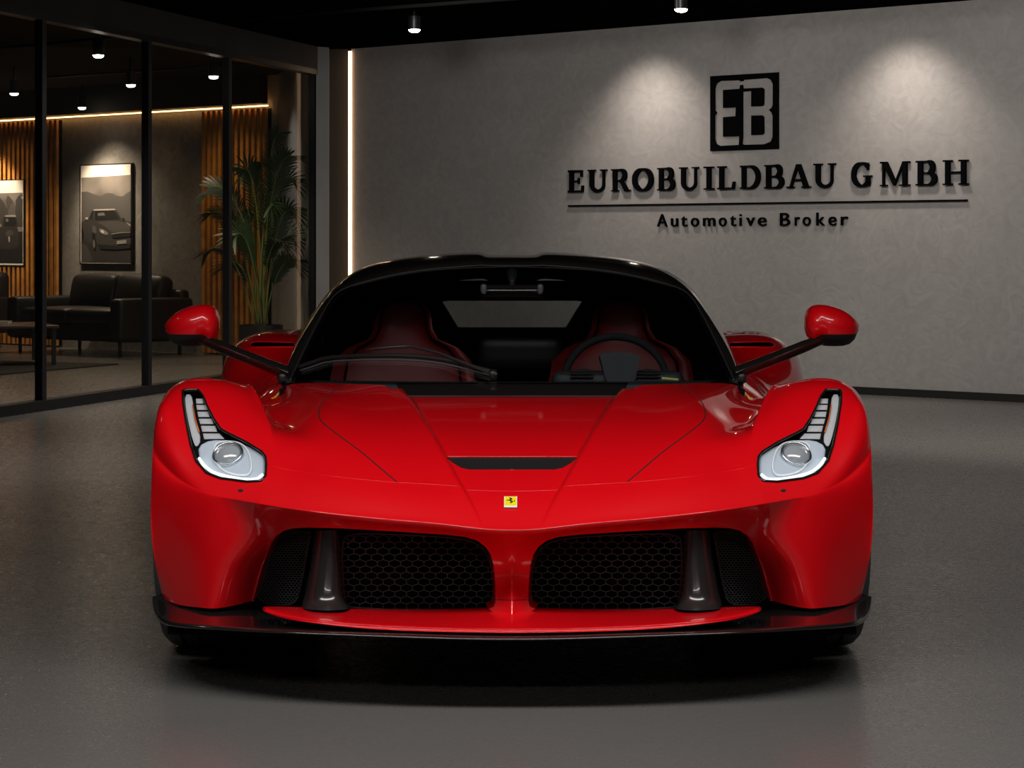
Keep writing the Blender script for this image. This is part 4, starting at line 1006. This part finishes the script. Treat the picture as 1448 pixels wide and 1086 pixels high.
def curve_mesh(cu, name):
    o = bpy.data.objects.new('tmp', cu); COL.objects.link(o); bpy.context.view_layer.update()
    me = bpy.data.meshes.new_from_object(o.evaluated_get(bpy.context.evaluated_depsgraph_get())); bpy.data.objects.remove(o); return me
tagl = empty('tagline_sign', tuple(wpt((wpx(931) + wpx(1200)) / 2, 1.23, .02)))
tag(tagl, 'small black sans-serif lettering under the thin bar, reading Automotive Broker', 'sign')
tsp = [(352,385),(398,420),(431,450),(464,489),(504,543),(556,580),(593,611),(624,630),(646,674),(685,712),None,(758,790),(807,822),(833,858),(878,905),(918,943),(959,982)]
for ch, sp in zip('Automotive Broker', tsp):
    if ch == ' ': continue
    cu = bpy.data.curves.new('t', 'FONT'); cu.body = ch; cu.size = 1.0; cu.extrude = 0; cu.fill_mode = 'FRONT'; me = curve_mesh(cu, 't')
    vs = [v.co.copy() for v in me.vertices]; x0 = min(v.x for v in vs); x1 = max(v.x for v in vs)
    s0, s1 = wpx(780 + sp[0] / 2.335), wpx(780 + sp[1] / 2.335); k = (s1 - s0) / (x1 - x0); kz = .142
    # front, back and edge walls
    fs = [tuple(p.vertices) for p in me.polygons]; from collections import Counter
    ec = Counter(); 
    for f in fs:
        for i in range(len(f)): ec[tuple(sorted((f[i], f[(i + 1) % len(f)])))] += 1
    n = len(vs); V = [wpt(s0 + (v.x - x0) * k, 1.237 + v.y * kz, .020) for v in vs] + [wpt(s0 + (v.x - x0) * k, 1.237 + v.y * kz, .004) for v in vs]
    FF = list(fs) + [(e[0], e[1], n + e[1], n + e[0]) for e, c_ in ec.items() if c_ == 1]
    M('letter', V, FF, LET, tagl, flat=True)
# logo plaque
lg = [[(340,205),(560,200),(572,215),(600,213),(612,197),(880,180),(925,200),(950,250),(950,490),(935,525),(905,548),(935,580),(948,620),(948,860),(925,915),(850,945),(610,950),(592,935),(600,870),(600,335),(700,328),(700,507),(825,503),(845,490),(848,310),(825,290),(605,298),(600,255),(568,258),(565,300),(368,312),(368,520),(520,515),(515,617),(368,627),(368,853),(560,848),(555,950),(330,960),(285,935),(268,880),(268,605),(292,575),(270,545),(270,290),(290,235)],
      [(700,612),(825,610),(845,630),(848,815),(830,833),(700,838)]]
def nrm(x, y): t = (x - 215) / 800.0; top = 150 - 35 * t; bot = 1020 - 20 * t; return (t, 1 - (y - top) / (bot - top))
cu = bpy.data.curves.new('logo', 'CURVE'); cu.dimensions = '2D'; cu.fill_mode = 'FRONT'
for L in [[(0, 0), (1, 0), (1, 1), (0, 1)]] + [[nrm(*p) for p in l] for l in lg]:
    sp = cu.splines.new('POLY'); sp.points.add(len(L) - 1)
    for i, (x, y) in enumerate(L): sp.points[i].co = (x, y, 0, 1)
    sp.use_cyclic_u = True
me = curve_mesh(cu, 'logo'); vs = [v.co.copy() for v in me.vertices]; fs = [tuple(p.vertices) for p in me.polygons]
ec = Counter()
for f in fs:
    for i in range(len(f)): ec[tuple(sorted((f[i], f[(i + 1) % len(f)])))] += 1
s0, s1 = wpx(1005.5), wpx(1102); z0, z1 = 1.815, 2.392; n = len(vs)
V = [wpt(s0 + v.x * (s1 - s0), z0 + v.y * (z1 - z0), o) for o in (.013, .001) for v in vs]
lo = M('logo_plaque', V, fs + [(e[0], e[1], n + e[1], n + e[0]) for e, c_ in ec.items() if c_ == 1], LET, None, flat=True)
tag(lo, 'square black plaque with cut-out letters E and B above the company name', 'sign')

# ---- spotlights
LAMPM = mat('lamp_glow', (1, 1, 1), .5, emit=(1, .86, .70), es=30)
def lampfix(x, y, zb, ztop, r, h, name, label, group, dim=1.0):
    e = empty(name, (x, y, ztop)); tag(e, label, 'spotlight', group)
    b = MB().cyl((x, y, zb + h), (x, y, zb), r, n=24, caps=False); b.add([(x, y, zb + h)] + [(x + r * math.cos(a), y + r * math.sin(a), zb + h) for a in np.linspace(0, 2 * PI, 24, endpoint=False)], [(0, 1 + i, 1 + (i + 1) % 24) for i in range(24)])
    b.build('lamp_housing', FRAMEM, e, sharp=40)
    if ztop - zb - h > .005: MB().cyl((x, y, zb + h), (x, y, ztop), .012, n=10).build('lamp_stem', FRAMEM, e)
    MB().lathe([(r * .95, .004), (r * .93, -.006), (r * .8, -.014), (r * .5, -.020), (.0001, -.022)], 24, Matrix.Translation((x, y, zb))).build('lamp_lens', LAMPM if dim == 1 else mat('lamp_dim', (1, 1, 1), .5, emit=(1, .86, .7), es=30 * dim), e)
    return e
for px, py, zb, lab in ((586, 42, 2.68, 'black ceiling spotlight with lit face, left of the light pool over the sign wall'), (963, 13, 2.68, 'black ceiling spotlight with lit face, above the square logo plaque')):
    Y = (zb - CH) * F / (HY - py); x = (px - CX) * Y / F
    lampfix(x, Y, zb, CZ, .045, .10, 'ceiling_spotlight', lab, 'showroom ceiling spotlights')
    spot('spotlight_beam', (x, Y, zb - .04), (x, Y, 0), 50, 80, .8, SOFT)
LL = [(139, 78, 1.0, 'largest lounge ceiling spotlight, nearest the viewer'), (185, 120, 1.0, 'lounge ceiling spotlight left of the second glass post'), (116, 152, 1.0, 'lounge ceiling spotlight hanging over the tall framed picture'), (302, 108, 1.0, 'lounge ceiling spotlight left of the palm'), (20, 132, .25, 'dim lounge ceiling spotlight beside the left frame edge')]
for px, py, dm, lab in LL:
    zb = 2.50; Y = (zb - CH) * F / (HY - py); x = (px - CX) * Y / F
    lampfix(x, Y, zb, LC, .042, .12, 'lounge_spotlight', lab, 'lounge ceiling spotlights', dm)
    if dm == 1.0: spot('lounge_beam', (x, Y, zb - .04), (x, Y, 0), 75, 115, .9, WARM)
# picture lights aimed at the two pictures, wall washers and added spots for the slats
a = lpt((lpx(190) + lpx(116)) / 2, 2.44, .75); spot('picture_beam', a, lpt((lpx(190) + lpx(116)) / 2, 1.35), 130, 58, .8, WARM)
a = lpt(lpx(42) + .45, 2.44, .75); spot('picture_beam', a, lpt(lpx(42) + .45, 1.3), 120, 56, .7, WARM)
spot('return_wall_fill', (-2.55, 20.6, LC - .02), (-1.98, 20.8, 1.0), 30, 80, 1.0, SOFT)  # unseen spot added to brighten the lounge's right-hand wall
# unseen spots added to warm the slats, then recessed wall washers above the sign
for s_l, pw in ((.45, 26), (lpx(30), 26), (lpx(30) + 1.4, 26), (1.7, 12)):
    spot('slat_fill_beam', lpt(s_l, LC - .02, .9), lpt(s_l, .7, 0), pw, 80, 1.0, (1, .66, .36))
for px in (925, 1285):
    s = wpx(px); spot('wall_washer_beam', wpt(s, CZ - .02, .55), wpt(s, 1.5, .0), 95, 100, 1.0, (1, .86, .74), r=.12)
# conduits on the ceilings
for (a, c, lb_) in (((0, 68), (210, 48), 'nearest to the viewer'), ((60, 110), (384, 88), 'the middle and longest one'), ((0, 145), (210, 128), 'farthest back')):
    pts = []
    for q in (a, c): Y = (LC - .03 - CH) * F / (HY - q[1]); pts.append(((q[0] - CX) * Y / F, Y, LC - .03))
    tag(MB().cyl(pts[0], pts[1], .012, n=8).build('ceiling_conduit', FRAMEM, None), 'thin black conduit under the dark lounge ceiling, ' + lb_, 'pipe', 'lounge ceiling conduits')
tag(MB().cyl((-2.2, 17.0, CZ - .04), (1.9, 14.2, CZ - .04), .014, n=8).build('ceiling_track', BLKMATT, None), 'black lighting track under the showroom ceiling between the two spotlights', 'lighting track')

# ---- lounge furniture
LEA = mat('black_leather', (.009, .0075, .006), .5, bump=(40, .15, .002))
LEG = mat('dark_leg', (.01, .009, .008), .4)
ang = math.atan2(-dw.y, -dw.x)    # local +x runs left along the wall, local +y ... towards wall/back
def furniture_root(name, s, o): 
    p = lpt(s, 0, o); e = empty(name, (p.x, p.y, 0), math.atan2(dw.y, dw.x)); return e    # local x to the right along the wall, local y away from the viewer
so = furniture_root('sofa', 1.85, .62); tag(so, 'black leather two-seat sofa with two back cushions against the lounge wall', 'sofa')
def L(b, name, m, par, **k): return b.build(name, m, par, world=False, **k)
sw_ = 1.80
L(MB().rbox((0, .06, .24), (sw_ - .1, .78, .2), .04), 'base', LEA, so)
for sg in (-1, 1):
    L(MB().rbox((sg * (sw_ / 2 - .09), 0, .36), (.18, .95, .42), .05), 'armrest', LEA, so)
    L(MB().rbox((sg * .36, -.06, .385), (.71, .74, .15), .05, puff=.03), 'seat_cushion', LEA, so)
    L(MB().rbox((0, 0, 0), (.70, .20, .36), .07, Matrix.Translation((sg * .36, .27, .60)) @ Matrix.Rotation(-.22, 4, 'X'), puff=.05), 'back_cushion', LEA, so)
    for q in (-1, 1): L(MB().cyl((sg * (sw_ / 2 - .12), q * .38, 0), (sg * (sw_ / 2 - .12), q * .38, .15), .018, n=10), 'leg', LEG, so)
L(MB().rbox((0, .40, .42), (sw_ - .1, .14, .46), .05), 'backrest', LEA, so)
ch = furniture_root('armchair', lpx(48) + .38, .75)
tag(ch, 'black leather armchair cut off by the left edge, beneath the old car picture', 'armchair')
L(MB().rbox((0, 0, .25), (.86, .8, .2), .04), 'base', LEA, ch); L(MB().rbox((0, -.05, .40), (.60, .7, .15), .05, puff=.03), 'seat_cushion', LEA, ch)
L(MB().rbox((0, .33, .55), (.84, .18, .50), .06), 'backrest', LEA, ch)
for sg in (-1, 1):
    L(MB().rbox((sg * .37, -.02, .36), (.14, .84, .38), .05), 'armrest', LEA, ch)
    for q in (-1, 1): L(MB().cyl((sg * .34, q * .32, 0), (sg * .34, q * .32, .16), .018, n=10), 'leg', LEG, ch)
# coffee table
e1_, e2_ = Vector((-.92, -.39, 0)).normalized(), Vector((-.39, .92, 0)).normalized(); k0_ = Vector((-4.05, 20.25, 0))
tb = empty('coffee_table', tuple(k0_ + e1_ * .4 + e2_ * .5 + Vector((0, 0, .013))), math.atan2(-e1_.y, -e1_.x)); tag(tb, 'low dark wooden coffee table standing on the rug in front of the sofa', 'table')
WD = mat('dark_wood', (.035, .022, .014), .3, noise=(12, .3))
L(MB().rbox((0, 0, .345), (.8, 1.0, .03), .008), 'tabletop', WD, tb)
for i in (-1, 1):
    for j in (-1, 1): L(MB().box((i * .36, j * .45, .168), (.035, .035, .325)), 'leg', LEG, tb, flat=True)
pb = k0_ + e1_ * .35 + e2_ * .45
bk = MB().box((0, 0, .012), (.22, .16, .02)).box((0, 0, .001), (.225, .165, .002)).box((0, 0, .023), (.225, .165, .002))
o = bk.build('white_book', mat('book_white', (.65, .62, .6), .6), None, flat=True); o.location = (P(-3, 0, 20.6)[0], 20.6, .3745); tag(o, 'pale closed book lying on the coffee table', 'book')
# rug
r0 = Vector((-3.576, 20.58, 0)); ra, rb_ = Vector((-.40, -.917, 0)), Vector((-.917, .40, 0))
rr = [r0, r0 + ra * 2.4, r0 + ra * 2.4 + rb_ * 3, r0 + rb_ * 3]
b = MB().prism([(p.x, p.y) for p in rr], .012, lambda a, b_, c: Vector((a, b_, c + .001)))
tag(b.build('rug', mat('rug_dark', (.02, .018, .016), .95, noise=(60, .3)), None, flat=True), 'dark flat rug under the coffee table', 'rug')

# ---- potted palm
random.seed(7)
px0, py0 = P(369, 0, 19.9)[0], 19.9
pl = empty('potted_palm', (px0, py0, 0)); tag(pl, 'tall green potted palm behind the glass beside the slat panel', 'plant')
MB().lathe([(.0001, 0), (.17, 0), (.18, .01), (.195, .37), (.195, .39), (.185, .39), (.18, .34), (.0001, .34)], 40, Matrix.Translation((px0, py0, 0))).build('pot', mat('pot_black', (.012, .012, .012), .45), pl, sharp=40)
MB().lathe([(.0001, .352), (.18, .348)], 24, Matrix.Translation((px0, py0, 0))).build('soil', mat('soil', (.012, .008, .005), .95), pl)
LEAF = mat('palm_leaf', (.013, .036, .008), .5, noise=(6, .35)); STEM = mat('palm_stem', (.10, .13, .03), .5)
def frond(tip_px, tip_py, dy, lean, ht):
    base = Vector((px0 + random.uniform(-.05, .05), py0 + random.uniform(-.05, .05), .34))
    Yt = py0 + dy; tip = Vector(P(min(tip_px, 416), tip_py, Yt))
    mid = Vector((base.x + (tip.x - base.x) * lean, base.y + (tip.y - base.y) * lean, ht))
    pts = []
    for t in np.linspace(0, 1, 26):
        pts.append(base * (1 - t) ** 2 + mid * 2 * t * (1 - t) + tip * t * t)
    s_ = MB().tube(pts, [.009 * (1 - .8 * i / 25) + .001 for i in range(26)], n=6).build('frond', STEM, pl)
    b = MB(); N = 34; tw = random.uniform(.5, 1.0) * random.choice((-1, 1))
    for i in range(N):
        t = .36 + .64 * i / (N - 1); j = t * 25; i0 = min(int(j), 24); p = pts[i0].lerp(pts[i0 + 1], j - i0); d = (pts[i0 + 1] - pts[i0]).normalized()
        sd = d.cross(Vector((0, 1, .35))).normalized()       # leaflets fan out across the frond
        sd = (Matrix.Rotation(tw, 3, d) @ sd).normalized(); nn_ = d.cross(sd)
        Ln = .27 * (math.sin(PI * min(.93, max(.10, (t - .30) / .80))) ** .7) * random.uniform(.85, 1.1)
        for sg in (-1, 1):
            dr = (sd * sg * .62 + d * .72 + Vector((0, 0, .05))).normalized(); wv = (nn_ * .25 + dr.cross(nn_)).normalized() * .0075
            q = []
            for k in range(5):
                u = k / 4; c = p + dr * Ln * u + Vector((0, 0, -1)) * Ln * .30 * u * u; ww = wv * (math.sin(PI * min(.97, u * .85 + .12)))
                q.append((c - ww, c + ww))
            b.add([x for pr in q for x in pr], [(2 * k, 2 * k + 1, 2 * k + 3, 2 * k + 2) for k in range(4)])
    b.build('leaflets', LEAF, s_)
for f_ in ((392,190,.0,.35,1.95),(345,240,-.1,.3,1.85),(425,255,.05,.3,1.8),(296,265,.1,.35,1.7),(432,300,-.1,.35,1.55),(300,300,-.2,.4,1.45),(290,358,.1,.45,1.25),(432,335,.1,.4,1.3),(330,335,-.25,.4,1.35),(405,350,-.3,.4,1.35),(428,372,-.15,.45,1.05),(320,378,.2,.45,1.1),(368,230,.15,.3,1.9),(385,290,-.25,.3,1.6),(345,300,.3,.35,1.6),(410,220,-.1,.3,1.85)):
    frond(*f_)
